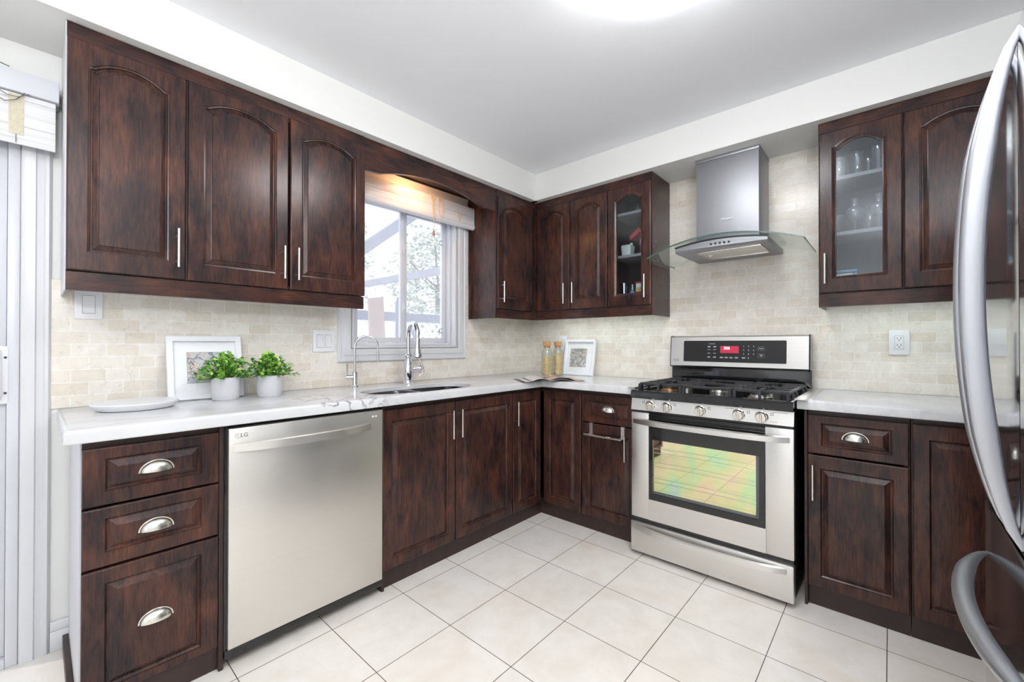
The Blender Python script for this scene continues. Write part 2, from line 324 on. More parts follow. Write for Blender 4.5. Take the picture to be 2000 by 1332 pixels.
M['page_dark'] = art('magazine_dark_picture', [(0.3, srgb(70, 74, 78)), (0.6, srgb(150, 146, 150)), (0.8, srgb(60, 70, 66))], 6)

def diamond_pot():
    m, nt, out = mat('embossed_pot'); L = nt.links
    b = nd(nt, 'ShaderNodeBsdfPrincipled', i_Roughness=0.5); L.new(b.outputs[0], out.inputs[0])
    b.inputs['Base Color'].default_value = srgb(226, 225, 230)+(1,)
    tc = nd(nt, 'ShaderNodeTexCoord'); sp = nd(nt, 'ShaderNodeSeparateXYZ'); L.new(tc.outputs['Object'], sp.inputs[0])
    at = nd(nt, 'ShaderNodeMath', operation='ARCTAN2'); L.new(sp.outputs[1], at.inputs[0]); L.new(sp.outputs[0], at.inputs[1])
    u = nd(nt, 'ShaderNodeMath', operation='MULTIPLY', i_1=24/PI/2*2); L.new(at.outputs[0], u.inputs[0])
    w = nd(nt, 'ShaderNodeMath', operation='MULTIPLY', i_1=120.0); L.new(sp.outputs[2], w.inputs[0])
    def tri(op):
        a = nd(nt, 'ShaderNodeMath', operation=op); L.new(u.outputs[0], a.inputs[0]); L.new(w.outputs[0], a.inputs[1])
        p = nd(nt, 'ShaderNodeMath', operation='PINGPONG', i_1=0.5); L.new(a.outputs[0], p.inputs[0]); return p.outputs[0]
    mn = nd(nt, 'ShaderNodeMath', operation='MINIMUM'); L.new(tri('ADD'), mn.inputs[0]); L.new(tri('SUBTRACT'), mn.inputs[1])
    h = ramp(nt, mn.outputs[0], [(0.04, (0, 0, 0)), (0.16, (1, 1, 1))])
    bp = nd(nt, 'ShaderNodeBump', i_Strength=0.7, i_Distance=0.002); L.new(h, bp.inputs['Height']); L.new(bp.outputs[0], b.inputs['Normal'])
    c = nd(nt, 'ShaderNodeMix', data_type='RGBA'); L.new(h, c.inputs[0]); c.inputs[6].default_value = srgb(206, 206, 214)+(1,); c.inputs[7].default_value = srgb(230, 229, 233)+(1,)
    L.new(c.outputs[2], b.inputs['Base Color'])
    return m
M['pot_diamond'] = diamond_pot()
M['bamboo'] = None
def bamboo():
    m, nt, out = mat('white_woven_blind'); L = nt.links
    b = nd(nt, 'ShaderNodeBsdfPrincipled', i_Roughness=0.6); L.new(b.outputs[0], out.inputs[0])
    ge = nd(nt, 'ShaderNodeNewGeometry'); mp = nd(nt, 'ShaderNodeMapping'); mp.inputs['Scale'].default_value = (1.2, 1.2, 150); L.new(ge.outputs['Position'], mp.inputs[0])
    n = nd(nt, 'ShaderNodeTexNoise', i_Scale=1.0, i_Detail=3.0); L.new(mp.outputs[0], n.inputs['Vector'])
    L.new(ramp(nt, n.outputs[0], [(0.34, srgb(196, 196, 196)), (0.46, srgb(228, 228, 230))]), b.inputs['Base Color'])
    bp = nd(nt, 'ShaderNodeBump', i_Strength=0.3, i_Distance=0.001); L.new(n.outputs[0], bp.inputs['Height']); L.new(bp.outputs[0], b.inputs['Normal'])
    return m
M['bamboo'] = bamboo()
M['weave'] = plain('tan_woven_tape', srgb(206, 198, 176), 0.8, noise=0.12, nscale=90)

# ---------------------------------------------------------------- mesh building
class MB:
    def __init__(s): s.v = []; s.f = []
    def add(s, verts, faces):
        o = len(s.v); s.v += [Vector(p) for p in verts]; s.f += [tuple(i+o for i in f) for f in faces]; return s
    def box(s, a, b, bev=0.0, seg=2, M4=None):
        bm = bmesh.new(); bmesh.ops.create_cube(bm, size=1.0)
        c = [(a[i]+b[i])/2 for i in range(3)]; d = [abs(b[i]-a[i]) for i in range(3)]
        for v in bm.verts: v.co = Vector([v.co[i]*d[i] for i in range(3)])
        if bev > 0: bmesh.ops.bevel(bm, geom=list(bm.edges), offset=min(bev, min(d)*0.45), segments=seg, profile=0.5, affect='EDGES')
        for v in bm.verts: v.co += Vector(c)
        if M4 is not None: bm.transform(M4)
        bm.verts.index_update()
        s.add([v.co.copy() for v in bm.verts], [[v.index for v in f.verts] for f in bm.faces]); bm.free(); return s
    def lathe(s, prof, c=(0, 0, 0), n=28, axis='z', M4=None):
        vs = []; fs = []; k = len(prof)
        for i in range(n):
            t = 2*PI*i/n
            for r, h in prof:
                p = (r*math.cos(t), r*math.sin(t), h)
                if axis == 'y': p = (p[0], p[2], p[1])
                elif axis == 'x': p = (p[2], p[0], p[1])
                p = Vector(p)
                if M4 is not None: p = M4 @ p
                vs.append(p+Vector(c))
        for i in range(n):
            j = (i+1) % n
            for q in range(k-1): fs.append((i*k+q, j*k+q, j*k+q+1, i*k+q+1))
        if prof[0][0] > 1e-5: fs.append(tuple(i*k for i in range(n))[::-1])
        if prof[-1][0] > 1e-5: fs.append(tuple(i*k+k-1 for i in range(n)))
        return s.add(vs, fs)
    def sweep(s, path, prof, up=None, closed=False, scale=None):
        """prof: list of (a,b) in the frame (side, up); frames follow the path"""
        P = [Vector(p) for p in path]; n = len(P); k = len(prof)
        T = []
        for i in range(n):
            if closed: t = P[(i+1) % n]-P[i-1]
            else: t = P[min(i+1, n-1)]-P[max(i-1, 0)]
            T.append(t.normalized())
        if up is not None: U = [Vector(up)]*n
        else:
            u = Vector((0, 0, 1)) if abs(T[0].z) < 0.9 else Vector((1, 0, 0)); U = []
            for t in T:
                u = (u-t*u.dot(t)).normalized(); U.append(u.copy())
        vs = []; fs = []
        for i in range(n):
            u = (U[i]-T[i]*U[i].dot(T[i])).normalized(); sd = T[i].cross(u); sc = scale[i] if scale else 1
            for a, b in prof: vs.append(P[i]+sd*a*sc+u*b*sc)
        for i in range(n if closed else n-1):
            j = (i+1) % n
            for q in range(k): fs.append((i*k+q, i*k+(q+1) % k, j*k+(q+1) % k, j*k+q))
        if not closed: fs.append(tuple(range(k))[::-1]); fs.append(tuple(range((n-1)*k, n*k)))
        return s.add(vs, fs)
    def tube(s, path, r, n=12, closed=False, scale=None):
        return s.sweep(path, [(r*math.cos(2*PI*i/n), r*math.sin(2*PI*i/n)) for i in range(n)], closed=closed, scale=scale)
    def rod(s, a, b, r, n=12): return s.tube([a, b], r, n)
    def rings(s, R, cap0=True, cap1=True, closed=False):
        k = len(R[0]); vs = [p for r in R for p in r]; fs = []; n = len(R)
        for i in range(n if closed else n-1):
            j = (i+1) % n
            for q in range(k): fs.append((i*k+q, i*k+(q+1) % k, j*k+(q+1) % k, j*k+q))
        if not closed:
            if cap0: fs.append(tuple(range(k))[::-1])
            if cap1: fs.append(tuple(range((n-1)*k, n*k)))
        return s.add(vs, fs)
    def prism(s, poly, fn, d0, d1):
        return s.rings([[fn(p, d0) for p in poly], [fn(p, d1) for p in poly]])
    def sphere(s, c, r, nu=16, nv=10):
        rr = (r, r, r) if not hasattr(r, '__len__') else r
        prof = [(max(1e-6, math.sin(PI*i/nv)), -math.cos(PI*i/nv)) for i in range(nv+1)]
        prof[0] = (0, -1); prof[-1] = (0, 1)
        vs = [(0, 0, -1)]; fs = []
        for i in range(1, nv):
            for j in range(nu): vs.append((prof[i][0]*math.cos(2*PI*j/nu), prof[i][0]*math.sin(2*PI*j/nu), prof[i][1]))
        vs.append((0, 0, 1)); top = len(vs)-1
        for j in range(nu):
            jj = (j+1) % nu
            fs.append((0, 1+jj, 1+j)); fs.append((top, top-nu+j, top-nu+jj))
            for i in range(nv-2): fs.append((1+i*nu+j, 1+i*nu+jj, 1+(i+1)*nu+jj, 1+(i+1)*nu+j))
        return s.add([Vector((v[0]*rr[0], v[1]*rr[1], v[2]*rr[2]))+Vector(c) for v in vs], fs)
    def tris(s, v, f): return s.add(v, f)

WORLD = {}
def obj(name, mb, m, parent=None, label=None, origin=None, angle=32, fixn=True):
    vs = mb.v
    if origin is None:
        lo = [min(v[i] for v in vs) for i in range(3)]; hi = [max(v[i] for v in vs) for i in range(3)]
        origin = Vector([(lo[i]+hi[i])/2 for i in range(3)])
        if parent is None: origin.z = lo[2]
    origin = Vector(origin)
    me = bpy.data.meshes.new(name); me.from_pydata([v-origin for v in vs], [], mb.f); me.update()
    if fixn:
        bm = bmesh.new(); bm.from_mesh(me); bmesh.ops.recalc_face_normals(bm, faces=list(bm.faces)); bm.to_mesh(me); bm.free()
    me.polygons.foreach_set('use_smooth', [True]*len(me.polygons))
    try: me.set_sharp_from_angle(angle=math.radians(angle))
    except Exception: pass
    me.materials.append(M[m] if isinstance(m, str) else m)
    o = bpy.data.objects.new(name, me); COL.objects.link(o)
    pw = WORLD.get(parent.name, Vector()) if parent else Vector()
    if parent: o.parent = parent
    o.location = origin-pw; WORLD[o.name] = origin
    if label: o['label'] = label
    return o
def thing(name, label, cat, loc, group=None, kind=None):
    o = bpy.data.objects.new(name, None); COL.objects.link(o); o.location = loc; o.empty_display_size = 0.05
    WORLD[o.name] = Vector(loc); o['label'] = label; o['category'] = cat
    if group: o['group'] = group
    if kind: o['kind'] = kind
    return o
def tag(o, label, cat, group=None, kind=None):
    o['label'] = label; o['category'] = cat
    if group: o['group'] = group
    if kind: o['kind'] = kind
    return o
def struct(name, mb, m, label=None, parent=None):
    o = obj(name, mb, m, parent)
    if parent is None:
        o['kind'] = 'structure'
        if label: o['label'] = label
    return o
def copy_tree(o, parent=None):
    c = o.copy(); COL.objects.link(c); c.parent = parent
    for ch in list(o.children): copy_tree(ch, c)
    return c
def text_mesh(txt, size, fn, depth=0.0006, align='CENTER', bold=0.0):
    """letters as a mesh; fn maps (x, y, d) to the world"""
    cu = bpy.data.curves.new('lettering', 'FONT'); cu.body = txt; cu.size = size; cu.align_x = align; cu.align_y = 'CENTER'; cu.extrude = depth/2; cu.offset = bold; cu.resolution_u = 3
    o = bpy.data.objects.new('lettering', cu); COL.objects.link(o)
    dg = bpy.context.evaluated_depsgraph_get(); me = bpy.data.meshes.new_from_object(o.evaluated_get(dg))
    mb = MB(); mb.add([fn(v.co.x, v.co.y, v.co.z+depth/2) for v in me.vertices], [tuple(p.vertices) for p in me.polygons])
    bpy.data.objects.remove(o); bpy.data.curves.remove(cu); bpy.data.meshes.remove(me)
    return mb
# wall frames: a runs to the right as one faces the wall, d out of the wall
def N(a, d, z): return Vector((a, -d, z))
def E(a, d, z): return Vector((-d, -a, z))
def fbox(mb, T, a0, a1, d0, d1, z0, z1, bev=0.0):
    p, q = T(a0, d0, z0), T(a1, d1, z1)
    return mb.box([min(p[i], q[i]) for i in range(3)], [max(p[i], q[i]) for i in range(3)], bev)
def ellipse_prof(a, b, n=14): return [(a*math.cos(2*PI*i/n), b*math.sin(2*PI*i/n)) for i in range(n)]
def rect_prof(a, b, r=0.0):
    if r <= 0: return [(-a, -b), (a, -b), (a, b), (-a, b)]
    out = []
    for cx, cy, t0 in ((a-r, -b+r, -PI/2), (a-r, b-r, 0), (-a+r, b-r, PI/2), (-a+r, -b+r, PI)):
        for k in range(4): out.append((cx+r*math.cos(t0+k*PI/6), cy+r*math.sin(t0+k*PI/6)))
    return out

# ---------------------------------------------------------------- room shell
X0, X1, Y0 = -5.2, 0.008, -3.4     # west wall, stove wall face, south wall
CEIL = 2.457; SOF = 2.2577
struct('floor', MB().box((X0-0.1, Y0-0.1, -0.1), (0.13, 0.13, 0)), 'floor', 'pale beige square tile floor with thin dark grout lines')
struct('ceiling', MB().box((X0-0.1, Y0-0.1, CEIL), (0.13, 0.13, CEIL+0.1)), 'ceil', 'flat white painted ceiling')
WX0, WX1, WZ0, WZ1 = -1.650, -0.845, 1.135, 2.10      # kitchen window hole
DX0, DX1, DZ1 = -4.55, -2.925, 2.05                    # patio door hole
wn = MB()
for a, b, z0, z1 in ((X0, DX0, 0, CEIL), (DX0, DX1, DZ1, CEIL), (DX1, WX0, 0, CEIL), (WX0, WX1, 0, WZ0), (WX0, WX1, WZ1, CEIL), (WX1, 0.13, 0, CEIL)):
    wn.box((a, 0.008, z0), (b, 0.13, z1))
struct('wall_north', wn, 'wall', 'window wall painted warm white above the tiles')
struct('wall_east', MB().box((0.008, Y0, 0), (0.13, 0.008, CEIL)), 'wall', 'stove wall')
struct('wall_south', MB().box((X0, Y0-0.1, 0), (0.13, Y0, CEIL)), 'wall')
struct('wall_west', MB().box((X0-0.1, Y0, 0), (X0, 0.13, CEIL)), 'wall')
struct('trim_1', MB().box((X0, -0.3357, SOF), (-0.3, 0.008, CEIL)), 'wall', 'white boxed soffit above the window wall cabinets')
struct('trim_2', MB().box((-0.341, Y0, SOF), (0.008, 0.008, CEIL)), 'wall', 'white boxed soffit above the stove wall cabinets')
bs = MB(); CT = 0.9152
bs.box((-2.8466, 0.0, CT), (-1.739, 0.008, 1.405)); bs.box((-1.739, 0.0, CT), (-0.757, 0.008, 1.058)); bs.box((-0.757, 0.0, CT), (0.0, 0.008, 1.60))
struct('trim_3', bs, 'tile_n', 'cream marble subway tile backsplash under the window')
struct('trim_4', MB().box((0.0, -3.0, CT), (0.008, 0.008, SOF)), 'tile_e', 'cream marble subway tile backsplash behind the range')
bb = MB(); bb.box((-2.846, -0.008, 0), (-2.72, 0.008, 0.075), 0.002); bb.box((-2.846, -0.004, 0.075), (-2.72, 0.008, 0.112), 0.003)
struct('baseboard_north', bb, 'trim', 'short white baseboard beside the patio door')

# ---------------------------------------------------------------- patio door (left edge)
door = thing('door_1', 'white framed sliding patio door at the left edge', 'door', (-3.74, 0.05, 0), kind='structure')
c = MB()
def casing_prof(w): return [(0, 0), (0, 0.014), (0.012, 0.020), (w*0.45, 0.020), (w*0.5, 0.014), (w*0.72, 0.012), (w*0.78, 0.017), (w*0.9, 0.017), (w, 0.006), (w, 0)]
def mitre_frame(mb, a0, a1, z0, z1, prof, T, d0, legs_only=False):
    """casing outside the opening a0..a1, z0..z1; prof: (outward, depth)"""
    R = []
    pts = [(a0, z0, -1, -1), (a1, z0, 1, -1), (a1, z1, 1, 1), (a0, z1, -1, 1)]
    if legs_only: pts = [(a1, z0, 1, 0), (a1, z1, 1, 1), (a0, z1, -1, 1), (a0, z0, -1, 0)]
    for a, z, sa, sz in pts: R.append([T(a+sa*o, d0+d, z+sz*o) for o, d in prof])
    return mb.rings(R, closed=not legs_only)
mitre_frame(c, DX0-0.0, DX1+0.003, 0.0, DZ1, casing_prof(0.0755), N, -0.008, True)
obj('casing', c, 'trim', door)
f = MB()
for a, b, z0, z1 in ((DX0, DX0+0.03, 0, DZ1), (DX1-0.03, DX1, 0, DZ1), (DX0+0.03, DX1-0.03, DZ1-0.04, DZ1), (DX0+0.03, DX1-0.03, 0, 0.035)): f.box((a, 0.0, z0), (b, 0.12, z1), 0.003)
obj('door_frame', f, 'vinyl', door)
for (a, b, y) in ((-3.74, DX1-0.031, 0.02), (DX0+0.031, -3.70, 0.062)):
    p = MB(); z0, z1 = 0.037, DZ1-0.042
    for q in ((a, a+0.075, z0, z1), (b-0.075, b, z0, z1), (a+0.075, b-0.075, z1-0.075, z1), (a+0.075, b-0.075, z0, z0+0.10)): p.box((q[0], y, q[2]), (q[1], y+0.035, q[3]), 0.003)
    sash = obj('sliding_panel', p, 'vinyl', door)
    obj('glass_pane', MB().box((a+0.07, y+0.014, z0+0.095), (b-0.07, y+0.02, z1-0.07)), 'window_pane', sash)
    if y < 0.03:
        h = MB(); h.box((-2.995, -0.004, 0.945), (-2.949, 0.02, 1.155), 0.008); h.tube([(-2.975, -0.004, 0.965), (-2.975, -0.035, 0.985), (-2.975, -0.035, 1.115), (-2.975, -0.004, 1.135)], 0.009)
        hd = obj('door_handle', h, 'plastic', sash)
        sc = MB()
        for z in (0.985, 1.112): sc.lathe([(0.0, 0.0), (0.004, 0.0), (0.004, 0.002), (0.0, 0.002)], (-2.9575, -0.0055, z), 10, 'y')
        obj('screw', sc, 'slot', hd)
# blind rolled up above the patio door
bl = thing('bamboo_blind', 'white woven blind folded up above the patio door', 'blind', (-3.70, -0.05, 1.86))
obj('headrail_board', MB().box((-4.60, -0.093, 2.043), (-2.832, 0.0, 2.117), 0.003), 'vinyl', bl)
for i in range(5):
    y = -0.030-0.012*i; z0 = 1.885-0.004*i+(0.006*((i*7) % 3))
    obj('blind_fold', MB().box((-4.55, y-0.005, z0-0.012*(i == 4)), (-2.8405, y+0.005, 2.040), 0.002), 'bamboo', bl)
obj('woven_tape', MB().box((-2.952, -0.0850, 1.895), (-2.917, -0.0835, 2.035)), 'weave', bl)
t1 = MB(); t2 = MB(); t3 = MB(); t1.tube([(-3.0, -0.10, 2.04), (-2.985, -0.102, 2.01), (-2.96, -0.103, 1.995), (-2.935, -0.10, 2.01), (-2.915, -0.095, 2.042)], 0.0016, 6); t2.tube([(-2.99, -0.10, 2.04), (-2.955, -0.103, 2.018), (-2.93, -0.103, 2.02), (-2.905, -0.097, 2.042)], 0.0014, 6)
t3.tube([(-2.935, -0.087, 1.895), (-2.935, -0.089, 1.865)], 0.0012, 6)
for t in (t1, t2, t3): obj('pull_cord', t, 'dark_cord', bl)
obj('cord_end', MB().tube([(-3.03, -0.10, 2.145), (-2.99, -0.098, 2.128), (-2.95, -0.096, 2.119)], 0.0018, 6), 'dark_cord', bl)

# ---------------------------------------------------------------- kitchen window
win = thing('window_1', 'white vinyl sliding window over the sink', 'window', (-1.25, 0.05, 1.10), kind='structure')
c = MB(); mitre_frame(c, -1.662, -0.838, 1.130, 2.10, casing_prof(0.078), N, 0.0); obj('casing', c, 'trim', win)
def ring_box(mb, a0, a1, z0, z1, w, y0, y1, bev=0.003, wb=None):
    wb = wb or w
    for q in ((a0, a0+w, z0, z1), (a1-w, a1, z0, z1), (a0+w, a1-w, z0, z0+wb), (a0+w, a1-w, z1-w, z1)): mb.box((q[0], y0, q[2]), (q[1], y1, q[3]), bev)
    return mb
obj('jamb', ring_box(MB(), -1.650, -0.845, 1.135, 2.10, 0.014, -0.004, 0.125, 0.001), 'trim', win)
obj('window_frame', ring_box(MB(), -1.636, -0.859, 1.149, 2.086, 0.018, 0.045, 0.115, 0.003), 'vinyl', win)
for (a0, a1, y0, gl) in ((-1.618, -1.246, 0.055, 0), (-1.249, -0.877, 0.082, 1)):
    s_ = obj('sash', ring_box(MB(), a0, a1, 1.168, 2.068, 0.034, y0, y0+0.026, 0.003, 0.034), 'vinyl', win)
    obj('glass_pane', MB().box((a0+0.03, y0+0.012, 1.198), (a1-0.03, y0+0.016, 2.038)), 'window_pane', s_)
    if gl == 0:
        for z in (1.40, 1.79):
            obj('latch', MB().box((-1.270, y0-0.010, z-0.035), (-1.250, y0, z+0.035), 0.003).box((-1.266, y0-0.016, z-0.012), (-1.254, y0-0.008, z+0.02), 0.002), 'vinyl', s_)
    else:
        for z in (1.255, 1.895):
            obj('catch', MB().tube([(-0.912, y0-0.003, z-0.016), (-0.936, y0-0.003, z-0.013), (-0.936, y0-0.003, z+0.013), (-0.912, y0-0.003, z+0.016)], 0.0022, 6), 'slot', s_)
# blind over the kitchen window
kb = thing('window_blind', 'white woven blind drawn up at the top of the kitchen window', 'blind', (-1.23, -0.05, 1.99))
obj('mounting_board', MB().box((-1.735, -0.022, 2.165), (-0.753, -0.001, 2.232), 0.002), 'trim', kb)
obj('headrail', MB().box((-1.735, -0.066, 2.0955), (-0.703, -0.023, 2.160), 0.002), 'trim', kb)
for i in range(4):
    y = -0.062+0.010*i
    obj('blind_fold', MB().box((-1.725, y-0.004, 2.022+0.005*(i % 2)), (-0.728-0.003*i, y+0.004, 2.0945), 0.0015), 'bamboo', kb)
obj('bottom_rail', MB().sweep([(-1.73, -0.05, 2.022), (-0.712, -0.05, 2.022)], ellipse_prof(0.021, 0.022, 14), up=(0, 0, 1)), 'vinyl', kb)
cd = MB()
cd.tube([(-1.115, -0.071, 2.155), (-1.118, -0.074, 2.10), (-1.113, -0.080, 2.02), (-1.112, -0.080, 1.93)], 0.0019, 6)
cd.tube([(-1.105, -0.071, 2.155), (-1.108, -0.082, 2.02), (-1.085, -0.082, 1.955), (-1.04, -0.080, 2.03), (-1.022, -0.075, 2.09), (-1.04, -0.072, 2.145), (-1.065, -0.073, 2.155), (-1.075, -0.074, 2.10), (-1.055, -0.078, 2.03), (-1.03, -0.076, 2.07), (-1.045, -0.072, 2.15)], 0.0019, 6)
cd.tube([(-1.118+0.012*math.cos(k), -0.073, 2.148+0.016*math.sin(k)) for k in [i*PI/4 for i in range(9)]], 0.003, 6)
cd.tube([(-1.060+0.018*math.cos(k), -0.073, 2.152+0.010*math.sin(k)) for k in [i*PI/4 for i in range(9)]], 0.003, 6)
cd.tube([(-1.112, -0.080, 1.895), (-1.108, -0.080, 1.862), (-1.085, -0.079, 1.848), (-1.068, -0.078, 1.875), (-1.078, -0.080, 1.925)], 0.0014, 6)
obj('pull_cord', cd, 'cord', kb)
obj('tassel', MB().lathe([(0.0, 0.022), (0.004, 0.02), (0.008, 0.0), (0.009, -0.012), (0.005, -0.02), (0.0, -0.021)], (-1.113, -0.080, 1.905), 12), 'tassel', kb)
t = MB()
t.tube([(-0.90, -0.068, 2.11), (-0.892, -0.076, 2.06), (-0.880, -0.077, 2.035), (-0.872, -0.076, 2.06), (-0.878, -0.07, 2.09)], 0.0018, 6); t.tube([(-0.893, -0.07, 2.09), (-0.885, -0.078, 2.045), (-0.868, -0.077, 2.05)], 0.0018, 6)
obj('spare_cord', t, 'cord', kb)

# ---------------------------------------------------------------- cabinet fronts
NA = 15
def outline(a0, a1, z0, z1, ms, mt, mb_, rise, ins):
    l, r, bt, tp = a0+ms+ins, a1-ms-ins, z0+mb_+ins, z1-mt-ins
    pts = [(l, bt), (r, bt)]
    if rise <= 0:
        for i in range(NA+2): pts.append((r+(l-r)*i/(NA+1), tp))
    else:
        zs = tp-rise; sh = 0.012; pts.append((r, zs)); h = (r-l)/2-sh; R = (h*h+rise*rise)/(2*rise); c = (l+r)/2
        for i in range(NA):
            x = h-2*h*i/(NA-1); pts.append((c+x, zs+math.sqrt(max(0, R*R-x*x))-(R-rise)))
        pts.append((l, zs))
    return pts
def rect_ring(a0, a1, z0, z1, ins, ref):
    l, r = ref[1][0], ref[0][0]; out = [(a0+ins, z0+ins), (a1-ins, z0+ins), (a1-ins, z1-ins)]
    n = len(ref)
    for p in ref[3:n-1]:
        t = (p[0]-ref[0][0])/(ref[1][0]-ref[0][0]); out.append((a0+ins+(a1-a0-2*ins)*t, z1-ins))
    out.append((a0+ins, z1-ins)); return out
def front_mesh(T, a0, a1, z0, z1, F, ms, mt, mb_, rise=0.0, bev=0.028, glass=False):
    mb = MB(); o0 = outline(a0, a1, z0, z1, ms, mt, mb_, rise, 0)
    R = [(rect_ring(a0, a1, z0, z1, 0, o0), F-0.019), (rect_ring(a0, a1, z0, z1, 0, o0), F-0.0045), (rect_ring(a0, a1, z0, z1, 0.0015, o0), F-0.0015), (rect_ring(a0, a1, z0, z1, 0.0045, o0), F), (o0, F)]
    O = lambda i: outline(a0, a1, z0, z1, ms, mt, mb_, rise, i)
    if glass:
        R += [(O(0.005), F-0.002), (O(0.013), F-0.007), (O(0.017), F-0.008), (O(0.018), F-0.019)]
        mb.rings([[T(p[0], d, p[1]) for p in r] for r, d in R], closed=True)
    elif rise <= 0:
        R += [(O(0.0015), F-0.0045), (O(0.006), F-0.0095), (O(0.009), F-0.0095), (O(bev-0.001), F-0.0008), (O(bev+0.0005), F)]
        mb.rings([[T(p[0], d, p[1]) for p in r] for r, d in R])
    else:
        R += [(O(0.0012), F-0.0035), (O(0.0065), F-0.0045), (O(0.0085), F-0.0105), (O(0.0115), F-0.0105), (O(bev-0.002), F-0.0030), (O(bev), F-0.0024), (O(bev+0.0012), F)]
        mb.rings([[T(p[0], d, p[1]) for p in r] for r, d in R])
    return mb
def pane_mesh(T, a0, a1, z0, z1, F, ms, mt, mb_, rise):
    return MB().prism(outline(a0, a1, z0, z1, ms, mt, mb_, rise, 0.0155), lambda p, d: T(p[0], d, p[1]), F-0.015, F-0.011)
def bar_handle(T, a, z0, z1, F, parent, horizontal=False):
    mb = MB(); so = 0.032
    mb.rod(T(a, F+so, z0), T(a, F+so, z1), 0.0056, 12)
    for z in (z0+0.026, z1-0.026): mb.rod(T(a, F-0.001, z), T(a, F+so, z), 0.0045, 10)
    return obj('bar_handle', mb, 'nickel', parent, 'brushed nickel bar handle')
def cup_pull(T, a, z, F, parent):
    mb = MB(); W_, H_, D_ = 0.042, 0.034, 0.024; n1, n2 = 18, 8
    def shell(k):
        g = []
        for j in range(n2+1):
            ph = PI/2*j/n2
            g.append([T(a+W_*k*math.cos(PI*i/n1), F+D_*k*math.sin(PI*i/n1)*math.sin(ph), z+H_*k*math.sin(PI*i/n1)*math.cos(ph)) for i in range(n1+1)])
        return g
    A, B = shell(1.0), shell(0.90); vs = [p for r in A for p in r]+[p for r in B for p in r]; w = n1+1; fs = []; o = (n2+1)*w
    for j in range(n2):
        for i in range(n1):
            fs.append((j*w+i, j*w+i+1, (j+1)*w+i+1, (j+1)*w+i)); fs.append((o+j*w+i, o+(j+1)*w+i, o+(j+1)*w+i+1, o+j*w+i+1))
    for i in range(n1):
        fs.append((n2*w+i, n2*w+i+1, o+n2*w+i+1, o+n2*w+i)); fs.append((i, o+i, o+i+1, i+1))
    mb.add(vs, fs)
    # flange on the drawer face
    R0 = [T(a+(W_+0.003)*math.cos(PI*i/n1), F-0.0005, z-0.001+(H_+0.003)*math.sin(PI*i/n1)) for i in range(n1+1)]
    R1 = [T(a+(W_+0.003)*math.cos(PI*i/n1), F+0.002, z-0.001+(H_+0.003)*math.sin(PI*i/n1)) for i in range(n1+1)]
    mb.rings([R0, R1])
    return obj('cup_pull', mb, 'nickel', parent, 'brushed nickel cup pull')
UZ0, UZ1, UT, UV, UF, UB = 1.412, 2.200, 2.2562, 1.3443, 0.3050, 0.2855
def wood_for(T): return 'wood_x' if T is N else 'wood_y'
def upper_unit(name, T, a0, a1, label, fronts, group=None, side_l=None, side_r=None, glass=False, inside='inside'):
    """fronts: list of (a0, a1, handle_a or None, glass)"""
    p = T((a0+a1)/2, 0.15, UV)
    th = thing(name, label, 'cabinet', p, group)
    c = MB(); t = 0.016
    fbox(c, T, a0, a0+t, 0.001, UB, UZ0, UZ1+0.004); fbox(c, T, a1-t, a1, 0.001, UB, UZ0, UZ1+0.004)
    fbox(c, T, a0+t, a1-t, 0.001, UB, UZ0, UZ0+t); fbox(c, T, a0+t, a1-t, 0.001, UB, UZ1-0.012, UZ1+0.004); fbox(c, T, a0+t, a1-t, 0.001, 0.009, UZ0+t, UZ1-0.012)
    obj('carcass', c, inside, th)
    for k, (s, s_m) in enumerate(((side_l, a0), (side_r, a1))):
        if s:
            m = MB(); q = (s_m-0.004, s_m) if k == 0 else (s_m, s_m+0.004)
            fbox(m, T, q[0], q[1], 0.001, UB, UV, UT); obj('side_panel', m, s, th)
    obj('top_board', fbox(MB(), T, a0-0.0004, a1+0.0004, 0.001, UB+0.006, UZ1+0.005, UT), wood_for(T), th)
    lr = MB(); fbox(lr, T, a0-0.0004, a1+0.0004, UB-0.014, UB+0.004, UV, UZ0-0.004)
    obj('light_rail', lr, wood_for(T), th)
    obj('bottom_board', fbox(MB(), T, a0+0.002, a1-0.002, 0.001, UB-0.016, UZ0-0.016, UZ0-0.001), 'melamine', th)
    for (b0, b1, hs, gl) in fronts:
        d = obj('door', front_mesh(T, b0, b1, UZ0, UZ1, UF, 0.050, 0.042, 0.0645, 0.036, glass=bool(gl)), 'wood', th, angle=9)
        if gl: obj('glass_pane', pane_mesh(T, b0, b1, UZ0, UZ1, UF, 0.050, 0.042, 0.0645, 0.036), gl, d)
        if hs is not None: bar_handle(T, hs, 1.4545, 1.602, UF, d)
    return th
upper_unit('wall_cabinet', N, -2.8195, -2.4935, 'dark mahogany single-door wall cabinet left of all, beside the patio door blind', [(-2.8195, -2.4965, -2.5228, 0)], side_l='melamine')
upper_unit('wall_cabinet', N, -2.4925, -1.7365, 'dark mahogany double-door wall cabinet left of the window', [(-2.4890, -2.1165, -2.1411, 0), (-2.1075, -1.7365, -2.0815, 0)])
nc = upper_unit('wall_cabinet', N, -0.7245, -0.2900, 'narrow dark mahogany one-door wall cabinet right of the window', [(-0.7195, -0.3400, -0.6921, 0)], side_l='wood')
upper_unit('wall_cabinet', E, 0.2910, 0.9255, 'dark mahogany double-door wall cabinet in the corner beside the small glass-door one', [(0.320, 0.6215, 0.5872, 0), (0.6255, 0.9250, 0.6625, 0)])
gc = upper_unit('glass_door_cabinet', E, 0.9275, 1.2345, 'narrow mahogany glass-door wall cabinet left of the range hood', [(0.9290, 1.2345, 1.2043, 'pane')], side_r='wood')
